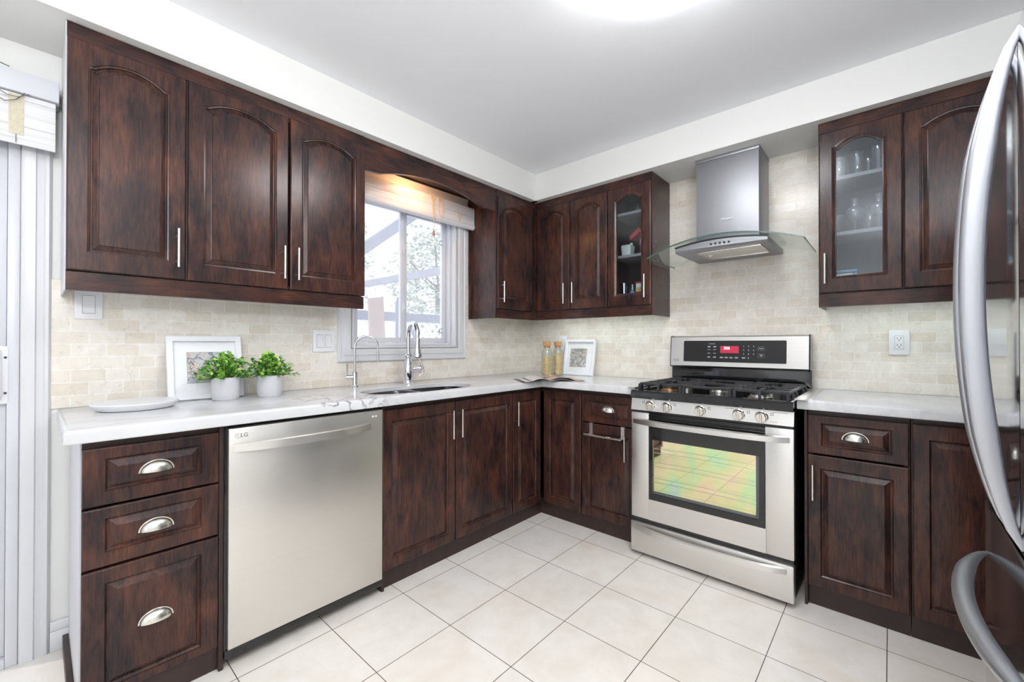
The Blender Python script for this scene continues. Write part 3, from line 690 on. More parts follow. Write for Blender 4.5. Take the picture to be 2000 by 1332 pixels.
gd = upper_unit('glass_door_cabinet', E, 2.1010, 2.4060, 'mahogany glass-door wall cabinet full of glassware right of the range hood', [(2.1010, 2.4050, 2.1259, 'pane_dusty')], side_l='wood', inside='inside_grey')
upper_unit('wall_cabinet', E, 2.4070, 2.7600, 'dark mahogany wall cabinet partly behind the fridge handles', [(2.4105, 2.7560, None, 0)])
obj('corner_post', MB().box((-0.3125, -0.3125, UZ0-0.004), (-0.2905, -0.2905, UZ1+0.005)), 'wood', nc)
for z in (1.755, 2.040): obj('shelf', fbox(MB(), E, 0.9437, 1.2183, 0.010, 0.265, z-0.018, z, 0.001), 'shelf_edge', gc)
for z in (1.711, 1.985): obj('shelf', fbox(MB(), E, 2.1172, 2.3898, 0.010, 0.265, z-0.018, z, 0.001), 'shelf_edge', gd)
# arched valance over the window
va = thing('window_valance', 'arched dark wooden valance board spanning the window between the wall cabinets', 'valance', (-1.23, -0.28, 2.09))
pts = [(-1.7360, UT), (-1.7360, 2.086), (-1.640, 2.090)]
for i in range(1, 20):
    a = -1.640+(-0.846+1.640)*i/20; t = (i/20-0.5)*2; pts.append((a, 2.090+0.066*(1-t*t)))
pts += [(-0.846, 2.090), (-0.825, 2.096), (-0.7295, 2.093), (-0.7295, UT)]
obj('arched_board', MB().prism(pts, lambda p, d: N(p[0], d, p[1]), 0.268, 0.288), 'wood_x', va)
obj('top_shelf', MB().box((-1.736, -0.268, 2.240), (-0.730, -0.001, UT)), 'wood_x', va)

# ---------------------------------------------------------------- base cabinets
BZ0, BZ1, BF = 0.0895, 0.8475, 0.588
def carcass(T, a0, a1, top=True):
    c = MB(); t = 0.016; B = BF-0.0205
    fbox(c, T, a0, a0+t, 0.03, B, 0.09, 0.868); fbox(c, T, a1-t, a1, 0.03, B, 0.09, 0.868); fbox(c, T, a0+t, a1-t, 0.03, B, 0.09, 0.106); fbox(c, T, a0+t, a1-t, 0.03, 0.04, 0.106, 0.868)
    fbox(c, T, a0+t, a1-t, B-0.02, B, 0.835, 0.868)
    return c
def base_unit(name, T, a0, a1, label, group=None, kick=True):
    th = thing(name, label, 'cabinet', T((a0+a1)/2, 0.3, 0), group)
    obj('carcass', carcass(T, a0, a1), 'kick', th)
    if kick: obj('toe_kick', fbox(MB(), T, a0, a1, 0.549, 0.565, 0.0005, 0.0895), 'kick', th)
    return th
def base_door(T, th, a0, a1, hs, z1=BZ1, hz=(0.652, 0.804)):
    d = obj('door', front_mesh(T, a0, a1, BZ0, z1, BF, 0.046, 0.056, 0.048), 'wood', th, angle=9)
    if hs is not None: bar_handle(T, hs, hz[0], hz[1], BF, d)
    return d
def drawer(T, th, a0, a1, z0, z1, pz=None, mt=0.034, mb_=0.042):
    d = obj('drawer', front_mesh(T, a0, a1, z0, z1, BF, 0.050, mt, mb_), 'wood', th, angle=9)
    cup_pull(T, (a0+a1)/2, pz if pz else (z0+z1)/2-0.004, BF, d)
    return d
dr = base_unit('drawer_cabinet', N, -2.7915, -2.4505, 'dark mahogany base cabinet with three drawers left of the dishwasher')
drawer(N, dr, -2.7930, -2.4510, 0.6725, 0.8475, 0.752); drawer(N, dr, -2.7930, -2.4510, 0.4870, 0.6660, 0.565); drawer(N, dr, -2.7930, -2.4510, BZ0, 0.4805, 0.272, 0.044, 0.028)
obj('side_panel', MB().box((-2.7965, -0.567, 0.0), (-2.7925, -0.003, 0.8705)), 'melamine', dr)
obj('plinth_strip', MB().box((-2.8130, -0.560, 0.0), (-2.7970, -0.004, 0.052), 0.001), 'kick', dr)
obj('end_panel', MB().box((-2.4500, -0.586, 0.0005), (-2.4365, -0.03, 0.868)), 'kick', dr)
sk = base_unit('sink_cabinet', N, -1.7915, -0.8865, 'dark mahogany double-door base cabinet under the sink')
base_door(N, sk, -1.8000, -1.3575, -1.3942); base_door(N, sk, -1.3525, -0.8885, -1.3322)
obj('end_panel', MB().box((-1.8060, -0.586, 0.0005), (-1.7925, -0.03, 0.868)), 'kick', sk)
co = thing('corner_cabinet', 'dark mahogany corner base cabinet with two narrow doors meeting in the corner', 'cabinet', (-0.3, -0.3, 0))
c = MB(); c.box((-0.8855, -0.567, 0.09), (-0.8695, -0.03, 0.868)); c.box((-0.8855, -0.04, 0.09), (-0.03, -0.03, 0.868)); c.box((-0.04, -0.90, 0.09), (-0.03, -0.04, 0.868)); c.box((-0.567, -0.90, 0.09), (-0.03, -0.885, 0.868))
c.box((-0.8695, -0.567, 0.09), (-0.04, -0.04, 0.106)); c.box((-0.567, -0.885, 0.09), (-0.04, -0.567, 0.106)); c.box((-0.8695, -0.567, 0.835), (-0.567, -0.547, 0.868)); c.box((-0.567, -0.885, 0.835), (-0.547, -0.547, 0.868))
obj('carcass', c, 'kick', co)
k = MB(); k.box((-0.886, -0.565, 0.0005), (-0.549, -0.549, 0.0895)); k.box((-0.565, -0.900, 0.0005), (-0.549, -0.549, 0.0895)); obj('toe_kick', k, 'kick', co)
base_door(N, co, -0.8790, -0.5985, -0.8641, hz=(0.645, 0.796)); base_door(E, co, 0.6020, 0.8985, None)
du = base_unit('drawer_door_cabinet', E, 0.9010, 1.2760, 'dark mahogany base cabinet with a towel bar on its door, left of the range')
drawer(E, du, 0.9050, 1.2740, 0.6745, 0.8475, 0.750, 0.040, 0.034); base_door(E, du, 0.9050, 1.2740, 1.2127, 0.6680, (0.477, 0.6245))
ru = base_unit('drawer_door_cabinet', E, 2.0860, 2.4200, 'dark mahogany base cabinet with one drawer over a door, right of the range')
drawer(E, ru, 2.0846, 2.4170, 0.6780, 0.8475, 0.754, 0.034, 0.034); base_door(E, ru, 2.0846, 2.4170, 2.1067, 0.6710, (0.478, 0.6325))
obj('end_panel', MB().box((-0.590, -2.0838, 0.0005), (-0.03, -2.0735, 0.868)), 'kick', ru)
r2 = base_unit('door_cabinet', E, 2.4230, 2.8200, 'dark mahogany base cabinet behind the fridge handles')
base_door(E, r2, 2.4273, 2.8150, None)

# ---------------------------------------------------------------- countertops
def offset_poly(P, d):
    n = len(P); out = []
    for i in range(n):
        p, q, r = Vector(P[i-1]), Vector(P[i]), Vector(P[(i+1) % n])
        e1, e2 = (q-p).normalized(), (r-q).normalized(); n1, n2 = Vector((-e1.y, e1.x)), Vector((-e2.y, e2.x))
        b = (n1+n2); b /= max(1e-6, (1+n1.dot(n2))); out.append(q+b*d)
    return out
def slab(P, z0, z1, hole=None, pocket=None, r=0.012):
    """P counter-clockwise; rounded top edge; optional clockwise hole"""
    mb = MB(); prof = [(0.002, z0), (0.0, z0+0.003), (0.0, z1-r), (r*0.13, z1-r*0.5), (r*0.5, z1-r*0.13), (r, z1)]
    R = [[(p.x, p.y, z) for p in offset_poly(P, d)] for d, z in prof]
    mb.rings(R, False, False)
    def cap(z, d, hl):
        outer = [Vector((p.x, p.y, 0)) for p in offset_poly(P, d)]; loops = [outer]
        if hl: loops.append([Vector((p[0], p[1], 0)) for p in hl])
        tri = geometry.tessellate_polygon(loops); fl = [v for l in loops for v in l]
        mb.add([(v.x, v.y, z) for v in fl], [tuple(t) for t in tri])
    cap(z0, 0.002, pocket); cap(z1, r, hole)
    if hole: mb.rings([[(p[0], p[1], z1) for p in hole], [(p[0], p[1], z1-0.018) for p in hole], [(p[0], p[1], z1-0.018) for p in pocket], [(p[0], p[1], z0) for p in pocket]], False, False)
    # weld
    return mb
def weld(mb):
    bm = bmesh.new(); vs = [bm.verts.new(v) for v in mb.v]
    for f in mb.f:
        try: bm.faces.new([vs[i] for i in f])
        except ValueError: pass
    bmesh.ops.remove_doubles(bm, verts=bm.verts, dist=1e-5); bm.verts.index_update()
    o = MB(); o.add([v.co.copy() for v in bm.verts], [[v.index for v in f.verts] for f in bm.faces]); bm.free(); return o
hole = []
for i in range(48):
    t = 2*PI*i/48; c_, s_ = math.cos(t), math.sin(t); e = 2/2.7
    hole.append((-1.470+0.335*math.copysign(abs(c_)**e, c_), -0.420-0.150*math.copysign(abs(s_)**e, s_)))
pocket = []
for i in range(48):
    t = 2*PI*i/48; c_, s_ = math.cos(t), math.sin(t); e = 2/9.0
    pocket.append((-1.470+0.362*math.copysign(abs(c_)**e, c_), -0.420-0.168*math.copysign(abs(s_)**e, s_)))
CZ0, CZ1 = 0.8715, 0.915
ct = obj('countertop', weld(slab([(-2.8318, -0.6168), (-0.6168, -0.6168), (-0.6168, -1.2795), (-0.001, -1.2795), (-0.001, -0.001), (-2.8318, -0.001)], CZ0, CZ1, hole, pocket)), 'marble')
tag(ct, 'L-shaped white marble countertop with grey veins running from the patio door round the corner', 'countertop')
ct2 = obj('countertop', weld(slab([(-0.6168, -2.85), (-0.001, -2.85), (-0.001, -2.0495), (-0.6168, -2.0495)], CZ0, CZ1)), 'marble')
tag(ct2, 'short white marble countertop right of the range', 'countertop')
# sink
sink = thing('double_sink', 'undermount stainless steel double sink below the window', 'sink', (-1.47, -0.42, 0.69))
def rrect(x0, x1, y0, y1, r, z, n=5):
    out = []
    for cx, cy, t0 in ((x1-r, y0+r, -PI/2), (x1-r, y1-r, 0), (x0+r, y1-r, PI/2), (x0+r, y0+r, PI)):
        for k in range(n+1): out.append((cx+r*math.cos(t0+k*PI/2/n), cy+r*math.sin(t0+k*PI/2/n), z))
    return out
for (x0, x1) in ((-1.80, -1.485), (-1.465, -1.14)):
    b = MB(); y0, y1 = -0.566, -0.274; zt = 0.8960
    b.rings([rrect(x0-0.0099, x1+0.0099, y0-0.010, y1+0.010, 0.004, zt), rrect(x0, x1, y0, y1, 0.07, zt), rrect(x0+0.004, x1-0.004, y0+0.004, y1-0.004, 0.068, zt-0.006), rrect(x0+0.012, x1-0.012, y0+0.012, y1-0.012, 0.065, zt-0.15), rrect(x0+0.03, x1-0.03, y0+0.03, y1-0.03, 0.06, zt-0.172), rrect(x0+0.08, x1-0.08, y0+0.08, y1-0.08, 0.04, zt-0.176)], False, True)
    bw = obj('bowl', b, 'steel_sink', sink)
    obj('drain', MB().lathe([(0.0, 0.0), (0.03, 0.0), (0.038, 0.003), (0.038, 0.0), (0.038, -0.004), (0, -0.004)], ((x0+x1)/2, -0.42, zt-0.174), 20), 'chrome', bw)

# ---------------------------------------------------------------- faucets
fa = thing('drinking_water_faucet', 'slim chrome gooseneck drinking water tap left of the main kitchen faucet', 'faucet', (-1.693, -0.118, CZ1))
fx, fy = -1.693, -0.118
obj('base', MB().lathe([(0.0, 0.0), (0.022, 0.0), (0.022, 0.004), (0.017, 0.010), (0.015, 0.014), (0.015, 0.085), (0.011, 0.090), (0, 0.090)], (fx, fy, CZ1), 24), 'chrome', fa)
pts = [(fx, fy, CZ1+0.088), (fx, fy, CZ1+0.20)]
dv = Vector((0.90, -0.44, 0)).normalized()
for i in range(1, 17):
    t = PI-PI*i/16*1.03; pts.append((fx+dv.x*(0.062+0.062*math.cos(t)), fy+dv.y*(0.062+0.062*math.cos(t)), CZ1+0.225+0.062*math.sin(t)*1.05))
q = Vector(pts[-1]); pts += [(q.x, q.y, q.z-0.03)]
obj('gooseneck_spout', MB().tube(pts, 0.0062, 12), 'chrome', fa)
obj('spout_tip', MB().rod((q.x, q.y, q.z-0.022), (q.x, q.y, q.z-0.072), 0.0080, 12), 'chrome', fa)
lv = MB(); lv.rod((fx, fy, CZ1+0.06), (fx-0.040, fy+0.018, CZ1+0.06), 0.0125, 14); lv.tube([(fx-0.036, fy+0.016, CZ1+0.066), (fx-0.037, fy+0.016, CZ1+0.09), (fx-0.037, fy+0.016, CZ1+0.135)], 0.0052, 10, scale=[0.7, 0.8, 1.2])
obj('lever', lv, 'chrome', fa)
mf = thing('kitchen_faucet', 'tall chrome pull-down kitchen faucet behind the sink', 'faucet', (-1.345, -0.128, CZ1))
fx, fy = -1.345, -0.128
obj('body', MB().lathe([(0, 0), (0.030, 0), (0.031, 0.004), (0.029, 0.010), (0.029, 0.03), (0.034, 0.06), (0.034, 0.085), (0.026, 0.125), (0.018, 0.150), (0.018, 0.158), (0.024, 0.166), (0.024, 0.174), (0.017, 0.182), (0.016, 0.19), (0, 0.19)], (fx, fy, CZ1), 28), 'chrome', mf)
dv = Vector((-0.25, -0.97, 0)).normalized(); R_ = 0.075
pts = [(fx, fy, CZ1+0.185), (fx, fy, CZ1+0.285)]
for i in range(1, 17):
    t = PI-PI*i/16; pts.append((fx+dv.x*(R_+R_*math.cos(t)), fy+dv.y*(R_+R_*math.cos(t)), CZ1+0.295+R_*math.sin(t)))
q = Vector(pts[-1]); pts.append((q.x, q.y, q.z-0.02))
obj('spout', MB().tube(pts, 0.0145, 16), 'chrome', mf)
obj('spray_head', MB().lathe([(0, 0.0), (0.0145, 0.0), (0.0155, -0.003), (0.0165, -0.030), (0.022, -0.075), (0.026, -0.100), (0.028, -0.108), (0.026, -0.114), (0, -0.114)], (q.x, q.y, q.z-0.018), 24), 'chrome', mf)
sd = Vector((0.96, -0.28, 0))
lv = MB(); lv.tube([Vector((fx, fy, CZ1+0.085))+sd*0.02, Vector((fx, fy, CZ1+0.09))+sd*0.055, Vector((fx, fy, CZ1+0.09))+sd*0.075], 0.017, 14, scale=[0.75, 0.9, 1.15])
lv.tube([Vector((fx, fy, CZ1+0.045))+sd*0.068, Vector((fx, fy, CZ1+0.06))+sd*0.088, Vector((fx, fy, CZ1+0.09))+sd*0.092, Vector((fx, fy, CZ1+0.125))+sd*0.08, Vector((fx, fy, CZ1+0.160))+sd*0.068, Vector((fx, fy, CZ1+0.19))+sd*0.066], 0.0065, 10, scale=[0.6, 0.9, 1.1, 1.0, 0.9, 1.4])
obj('lever', lv, 'chrome', mf)

# ---------------------------------------------------------------- dishwasher
dw = thing('dishwasher', 'stainless steel dishwasher between the drawers and the sink cabinet', 'dishwasher', (-2.125, -0.3, 0))
obj('tub', MB().box((-2.434, -0.575, 0.075), (-1.809, -0.03, 0.866)), 'blackm', dw)
k = MB(); k.box((-2.436, -0.594, 0.036), (-2.428, -0.56, 0.866)); k.box((-2.436, -0.600, 0.036), (-1.808, -0.56, 0.070), 0.006); k.box((-2.436, -0.575, 0.859), (-1.808, -0.56, 0.868))
obj('black_surround', k, 'black', dw)
dd = obj('door', MB().box((-2.4275, -0.610, 0.0745), (-1.8165, -0.576, 0.8575), 0.002), 'steel_x', dw)
path = []; n = 24
for i in range(n+1):
    t = i/n; a = -2.416+0.540*t; path.append((a, -0.606-0.050*(1-(2*t-1)**4)*(0.62+0.38*(1-(2*t-1)**2)), 0.788))
obj('handle', MB().sweep(path, [(-0.005, -0.016), (0.006, -0.014), (0.004, 0.014), (-0.005, 0.017)], up=(0, 0, 1)), 'steel_x', dd)
def lg_mark(T, a, z, d, s, parent, m='logo'):
    mb = text_mesh('LG', s, lambda x, y, e: T(a+s*0.95+x, d+e, z+y))
    R_ = s*0.42
    mb.sweep([T(a-s*0.05+R_*math.cos(k), d+0.0004, z+R_*math.sin(k)) for k in [0.5+i*(2*PI-0.9)/20 for i in range(21)]], rect_prof(s*0.035, 0.0004))
    mb.sweep([T(a-s*0.05, d+0.0004, z+R_*0.5), T(a-s*0.05, d+0.0004, z-R_*0.45), T(a+s*0.10, d+0.0004, z-R_*0.45)], rect_prof(s*0.03, 0.0004))
    mb.add([T(a-s*0.05-R_*0.45+s*0.05*math.cos(k*PI/4), d+0.0006, z+R_*0.35+s*0.05*math.sin(k*PI/4)) for k in range(8)], [tuple(range(8))])
    return obj('logo', mb, m, parent, 'small maker logo of a round mark and two letters')
lg_mark(N, -2.398, 0.830, 0.6103, 0.020, dd)
sp = MB()
for a in (-1.866, -1.850): sp.lathe([(0, 0), (0.004, 0), (0.004, 0.0012), (0, 0.0012)], (a, -0.6113, 0.832), 10, 'y')
obj('indicator_mark', sp, 'logo_light', dd)

# ---------------------------------------------------------------- range
RY0, RY1 = -2.0460, -1.2830; RF = -0.668; RM = (RY0+RY1)/2
rg = thing('gas_range', 'stainless steel gas range with black oven window on the stove wall', 'range', (-0.34, RM, 0))
obj('cabinet_body', MB().box((-0.640, RY0+0.003, 0.02), (-0.035, RY1-0.003, 0.862), 0.003), 'blackm', rg)
for x in (-0.60, -0.08):
    for y in (RY0+0.05, RY1-0.05): obj('foot', MB().lathe([(0, 0), (0.018, 0), (0.018, 0.02), (0, 0.02)], (x, y, 0.0), 12), 'blackm', rg)
wd = obj('warming_drawer', MB().box((RF-0.012, RY0, 0.022), (-0.640, RY1, 0.186), 0.006), 'steel_y', rg)
path = []
for i in range(25):
    t = i/24; path.append((RF-0.008-0.042*(1-(2*t-1)**4), RY1-0.028-(RY1-RY0-0.056)*t, 0.158-0.006*math.sin(PI*t)))
obj('handle', MB().sweep(path, [(-0.006, -0.016), (0.007, -0.012), (0.004, 0.010), (-0.006, 0.016)], up=(0, 0, 1)), 'steel_y', wd)
obj('gap_strip', MB().box((-0.660, RY0+0.004, 0.187), (-0.640, RY1-0.004, 0.206)), 'black', rg)
# oven door: steel frame around a black glass panel
OD0, OD1 = 0.208, 0.785
wy0, wy1, wz0 = -1.9345, -1.3830, 0.3200
od = MB()
od.box((RF-0.002, RY0, OD0), (-0.641, wy0, OD1), 0.003); od.box((RF-0.002, wy1, OD0), (-0.641, RY1, OD1), 0.003); od.box((RF-0.002, wy0-0.004, OD0), (-0.641, wy1+0.004, wz0), 0.0)
ovd = obj('oven_door', od, 'steel_y', rg)
gl = MB(); gx = RF-0.0035; vy0, vy1, vz0, vz1 = -1.911, -1.405, 0.353, 0.645
for q in ((wy0, vy0, wz0, 0.745), (vy1, wy1, wz0, 0.745), (vy0, vy1, wz0, vz0), (vy0, vy1, vz1, 0.745)): gl.box((gx, q[0], q[2]), (gx+0.012, q[1], q[3]))
gl.box((gx+0.004, wy0, 0.745), (gx+0.02, wy1, OD1-0.001)); gl.box((gx-0.001, wy0, 0.752), (gx+0.02, wy1, 0.760), 0.002); gl.box((gx-0.001, wy0, 0.768), (gx+0.02, wy1, 0.776), 0.002)
obj('black_glass_frame', gl, 'black', ovd)
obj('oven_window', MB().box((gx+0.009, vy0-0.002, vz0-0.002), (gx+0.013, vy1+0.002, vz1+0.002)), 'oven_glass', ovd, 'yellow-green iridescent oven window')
bz = MB(); y0, y1, z0, z1 = vy0, vy1, vz0, vz1
for q in ((y0, y0+0.014, z0, z1), (y0+0.014, y1, z0, z0+0.014)): bz.box((gx+0.003, q[0], q[2]), (gx+0.009, q[1], q[3]), 0.002)
obj('window_rim', bz, 'fridge_side', ovd)
for zr in (0.415, 0.437, 0.500, 0.522, 0.575, 0.597):
    obj('oven_rack_wire', MB().tube([(gx+0.0065, vy1+0.001-(vy1-vy0+0.002)*i/8, zr+0.005*math.sin(PI*i/8)) for i in range(9)], 0.0010, 6), 'nickel', ovd)
path = []
for i in range(25):
    t = i/24; path.append((RF-0.006-0.050*(1-(2*t-1)**6)*(0.7+0.3*(1-(2*t-1)**2)), RY1-0.018-(RY1-RY0-0.036)*t, 0.737))
obj('handle', MB().sweep(path, [(-0.006, -0.015), (0.007, -0.012), (0.007, 0.012), (-0.006, 0.017)], up=(0, 0, 1)), 'steel_y', ovd)
# control panel, slightly sloped
obj('vent_gap', MB().box((-0.664, RY0+0.004, 0.786), (-0.64, RY1-0.004, 0.797)), 'black', rg)
cp = MB(); pr = [(-0.640, 0.798), (RF-0.006, 0.798), (RF-0.004, 0.806), (RF+0.006, 0.862), (-0.640, 0.862)]
cp.rings([[(p[0], y, p[1]) for p in pr] for y in (RY0, RY1)])
cpo = obj('control_panel', cp, 'steel_y', rg)
sl = math.atan2(0.010, 0.056)
def on_panel(y, z, d):          # point d in front of the sloped panel face
    x = RF-0.004+0.010*(z-0.806)/0.056
    return Vector((x-d*math.cos(sl), y, z+d*math.sin(sl)))
for y, ang in ((-1.392, 0.1), (-1.482, 0.0), (-1.652, 0.06), (-1.826, 0.0), (-1.922, 0.0)):
    z = 0.829; kn = MB(); Mx = Matrix.Rotation(-sl, 4, 'Y') @ Matrix.Rotation(-PI/2, 4, 'Y')
    c0 = on_panel(y, z, 0)
    kn.lathe([(0, 0), (0.027, 0), (0.0275, 0.004), (0.024, 0.008), (0.0225, 0.024), (0.020, 0.027), (0, 0.027)], c0, 28, 'z', Mx)
    ko = obj('knob', kn, 'nickel', cpo, 'brushed metal burner knob')
    g = MB(); Mg = Matrix.Translation(c0) @ Mx @ Matrix.Rotation(ang, 4, 'Z')
    g.box((-0.0215, -0.0045, 0.020), (0.0215, 0.0045, 0.036), 0.003, 2, Mg)
    obj('grip', g, 'nickel', ko)
    mk = MB()
    for i in range(2):
        for j in range(2):
            p = (y+(0.040 if y > -1.45 else -0.040)+(0.004 if i else -0.004), z+0.014+(0.004 if j else -0.004))
            mk.add([on_panel(p[0]+0.0026*math.cos(k*PI/3), p[1]+0.0026*math.sin(k*PI/3), 0.0006) for k in range(6)], [tuple(range(6))])
    obj('burner_mark', mk, 'logo', cpo)
for (y0_, y1_, z_) in ((-1.765, -1.805, 0.851), (-1.965, -2.025, 0.852)): mk = MB(); mk.add([on_panel(y0_, z_-0.0008, 0.0006), on_panel(y1_, z_-0.0008, 0.0006), on_panel(y1_, z_+0.0008, 0.0006), on_panel(y0_, z_+0.0008, 0.0006)], [(0, 1, 2, 3)]); obj('printed_line', mk, 'logo', cpo)
mk = MB(); mk.add([on_panel(-1.955, 0.8095, 0.0006), on_panel(-1.985, 0.8095, 0.0006), on_panel(-1.985, 0.8108, 0.0006), on_panel(-1.955, 0.8108, 0.0006)], [(0, 1, 2, 3)]); obj('printed_line', mk, 'red_print', cpo)
# cooktop
ck = MB(); pr = [(-0.10, 0.863), (RF-0.010, 0.863), (RF-0.014, 0.870), (RF-0.012, 0.896), (RF-0.002, 0.906), (RF+0.022, 0.907), (RF+0.034, 0.900), (-0.12, 0.900), (-0.10, 0.906)]
ck.rings([[(p[0], y, p[1]) for p in pr] for y in (RY0+0.001, RY1-0.001)])
for y0, y1 in ((RY0+0.001, RY0+0.03), (RY1-0.03, RY1-0.001)): ck.box((RF-0.003, y0, 0.88), (-0.10, y1, 0.907), 0.004)
cko = obj('cooktop', ck, 'black', rg)
for (x, y, r) in ((-0.53, RY1-0.16, 0.040), (-0.26, RY1-0.16, 0.034), (-0.395, RM, 0.042), (-0.53, RY0+0.16, 0.044), (-0.26, RY0+0.16, 0.036)):
    b = obj('burner', MB().lathe([(0, 0), (r*1.2, 0), (r*1.2, 0.004), (r, 0.006), (r*0.96, 0.016), (0, 0.016)], (x, y, 0.900), 24), 'brass' if y > RM+0.1 and x < -0.4 else 'nickel', cko)
    obj('burner_cap', MB().lathe([(0, 0), (r*0.88, 0), (r*0.92, 0.003), (r*0.86, 0.008), (0, 0.009)], (x, y, 0.916), 24), 'iron', b)
gw = (RY1-RY0-0.036)/3
for k in range(3):
    y1 = RY1-0.018-gw*k-0.002; y0 = y1-gw+0.004; g = MB(); bx = rect_prof(0.0055, 0.0075, 0.002); xf, xb = RF+0.045, -0.130; zt = 0.938
    ym = (y0+y1)/2
    # side rails with legs
    for y in ((y0+0.008), (y1-0.008)):
        g.sweep([(xf, y, 0.902), (xf, y, zt-0.006), (xf+0.012, y, zt), (xb-0.012, y, zt), (xb, y, zt-0.006), (xb, y, 0.902)], bx, up=(0, 1, 0))
    for x in (xf+0.012, (xf+xb)/2, xb-0.012): g.sweep([(x, y0+0.008, zt), (x, y1-0.008, zt)], bx, up=(0, 0, 1))
    nb = 5
    for i in range(nb):
        x = xf+0.055+(xb-xf-0.11)*i/(nb-1)
        if abs(x-(xf+xb)/2) < 0.02: continue
        if k == 0: g.sweep([(x, y1+0.006, 0.905), (x, y1+0.004, 0.925), (x, y1-0.008, zt+0.001), (x, y1-0.085, zt)], bx)
        elif k == 2: g.sweep([(x, y0-0.006, 0.905), (x, y0-0.004, 0.925), (x, y0+0.008, zt+0.001), (x, y0+0.085, zt)], bx)
        if k == 0: g.sweep([(x, y0+0.008, zt), (x, y0+0.075, zt)], bx, up=(0, 0, 1))
        elif k == 2: g.sweep([(x, y1-0.008, zt), (x, y1-0.075, zt)], bx, up=(0, 0, 1))
        else: g.sweep([(x, y0+0.008, zt), (x, y0+0.07, zt)], bx, up=(0, 0, 1)); g.sweep([(x, y1-0.008, zt), (x, y1-0.07, zt)], bx, up=(0, 0, 1))
    if k != 1:
        g.sweep([(xf-0.014, ym, 0.903), (xf-0.013, ym, 0.928), (xf+0.0, ym, zt+0.004), (xf+0.10, ym, zt+0.003)], bx); g.sweep([(xb-0.10, ym, zt+0.003), (xb, ym, zt)], bx, up=(0, 0, 1))
        g.sweep([((xf+xb)/2-0.06, ym, zt), ((xf+xb)/2+0.06, ym, zt)], bx, up=(0, 0, 1))
    o = obj('grate', g, 'iron', cko)
# backguard
bg = obj('backguard', MB().box((-0.085, RY0+0.002, 0.895), (-0.030, RY1-0.002, 1.02), 0.004).box((-0.098, RY0+0.002, 0.895), (-0.07, RY1-0.002, 0.918), 0.004), 'black', rg)
con = MB(); pr = [(-0.035, 1.018), (-0.105, 1.018), (-0.113, 1.024), (-0.098, 1.204), (-0.090, 1.210), (-0.035, 1.210)]
con.rings([[(p[0], y, p[1]) for p in pr] for y in (RY0+0.012, RY1-0.004)])
cno = obj('console', con, 'steel_y', bg)
ec = MB()
pe = [(-0.030, 1.014), (-0.107, 1.014), (-0.114, 1.022), (-0.099, 1.206), (-0.090, 1.213), (-0.030, 1.213)]
for y0, y1 in ((RY0+0.004, RY0+0.012), (RY1-0.004, RY1)): ec.rings([[(p[0], y, p[1]) for p in pe] for y in (y0, y1)])
obj('end_cap', ec, 'black', cno)
def on_con(y, z, d):
    x = -0.113+0.015*(z-1.024)/0.18; return Vector((x-d, y, z))
def con_quad(y0, y1, z0, z1, d, r=0.0):
    mb = MB()
    P = [(y0, z0), (y1, z0), (y1, z1), (y0, z1)]
    if r:
        P = [((y0+y1)/2+p[0], (z0+z1)/2+p[1]) for p in rect_prof(abs(y1-y0)/2, abs(z1-z0)/2, r)]
    return mb.rings([[on_con(p[0], p[1], -0.002) for p in P], [on_con(p[0], p[1], d) for p in P]])
pn = obj('display_panel', con_quad(-1.3690, -1.9320, 1.050, 1.181, 0.0012, 0.006), 'blackm', cno)
obj('clock_display', con_quad(-1.5885, -1.6905, 1.106, 1.148, 0.0020), 'red_led', pn)
obj('display_digits', text_mesh('306', 0.024, lambda x, y, e: on_con(-1.6245-x, 1.135+y, 0.0021+e), bold=0.0006), 'led_text', pn)
kp = MB()
def ptxt(s, y, z, size): 
    m_ = text_mesh(s, size, lambda x, yy, e: on_con(y-x, z+yy, 0.0013+e), bold=0.0002); kp.add(m_.v, m_.f)
for i, (dy) in enumerate((-1.717, -1.743, -1.769)):
    for j, z in enumerate((1.147, 1.124, 1.101)): ptxt(str(3*j+i+1), dy, z, 0.011)
ptxt('0', -1.743, 1.078, 0.011); ptxt('START', -1.808, 1.134, 0.0075); ptxt('CLEAR', -1.808, 1.097, 0.006); ptxt('OFF', -1.808, 1.091, 0.006)
def dash(y, z, w, h): kp.add([on_con(y+w/2, z-h/2, 0.0016), on_con(y-w/2, z-h/2, 0.0016), on_con(y-w/2, z+h/2, 0.0016), on_con(y+w/2, z+h/2, 0.0016)], [(0, 1, 2, 3)])
dash(-1.540, 1.162, 0.036, 0.0022)
for y in (-1.523, -1.556):
    for z, n_ in ((1.146, 2), (1.126, 1), (1.104, 1), (1.082, 2)):
        for q in range(n_): dash(y, z-0.0042*q, 0.016, 0.0024)
for y in (-1.596, -1.622, -1.649, -1.678, -1.717):
    for q in range(2): dash(y, 1.081-0.0042*q, 0.018, 0.0024)
obj('button_lettering', kp, 'print_white', pn)
bo = MB()
for zc in (1.134, 1.094): bo.sweep([on_con(-1.808+p[0], zc+p[1], 0.0016) for p in rect_prof(0.016, 0.011, 0.003)], [(-0.0004, -0.0004), (0.0004, -0.0004), (0.0004, 0.0004), (-0.0004, 0.0004)], closed=True)
obj('button_outline', bo, 'plastic_line', pn)
lg_mark(lambda a, d, z: on_con(-a, z, d), 1.312, 1.058, 0.0006, 0.018, cno)
# gap covers between range and counters
g1 = obj('gap_cover', MB().box((-0.650, -2.0905, 0.9153), (-0.035, -2.0420, 0.9172), 0.0005), 'steel', None); tag(g1, 'flat steel gap strip between the range and the short right countertop', 'gap strip')
g2 = obj('gap_cover', MB().box((-0.650, -1.2875, 0.9153), (-0.035, -1.2420, 0.9172), 0.0005), 'steel', None); tag(g2, 'flat steel gap strip between the range and the corner countertop', 'gap strip')

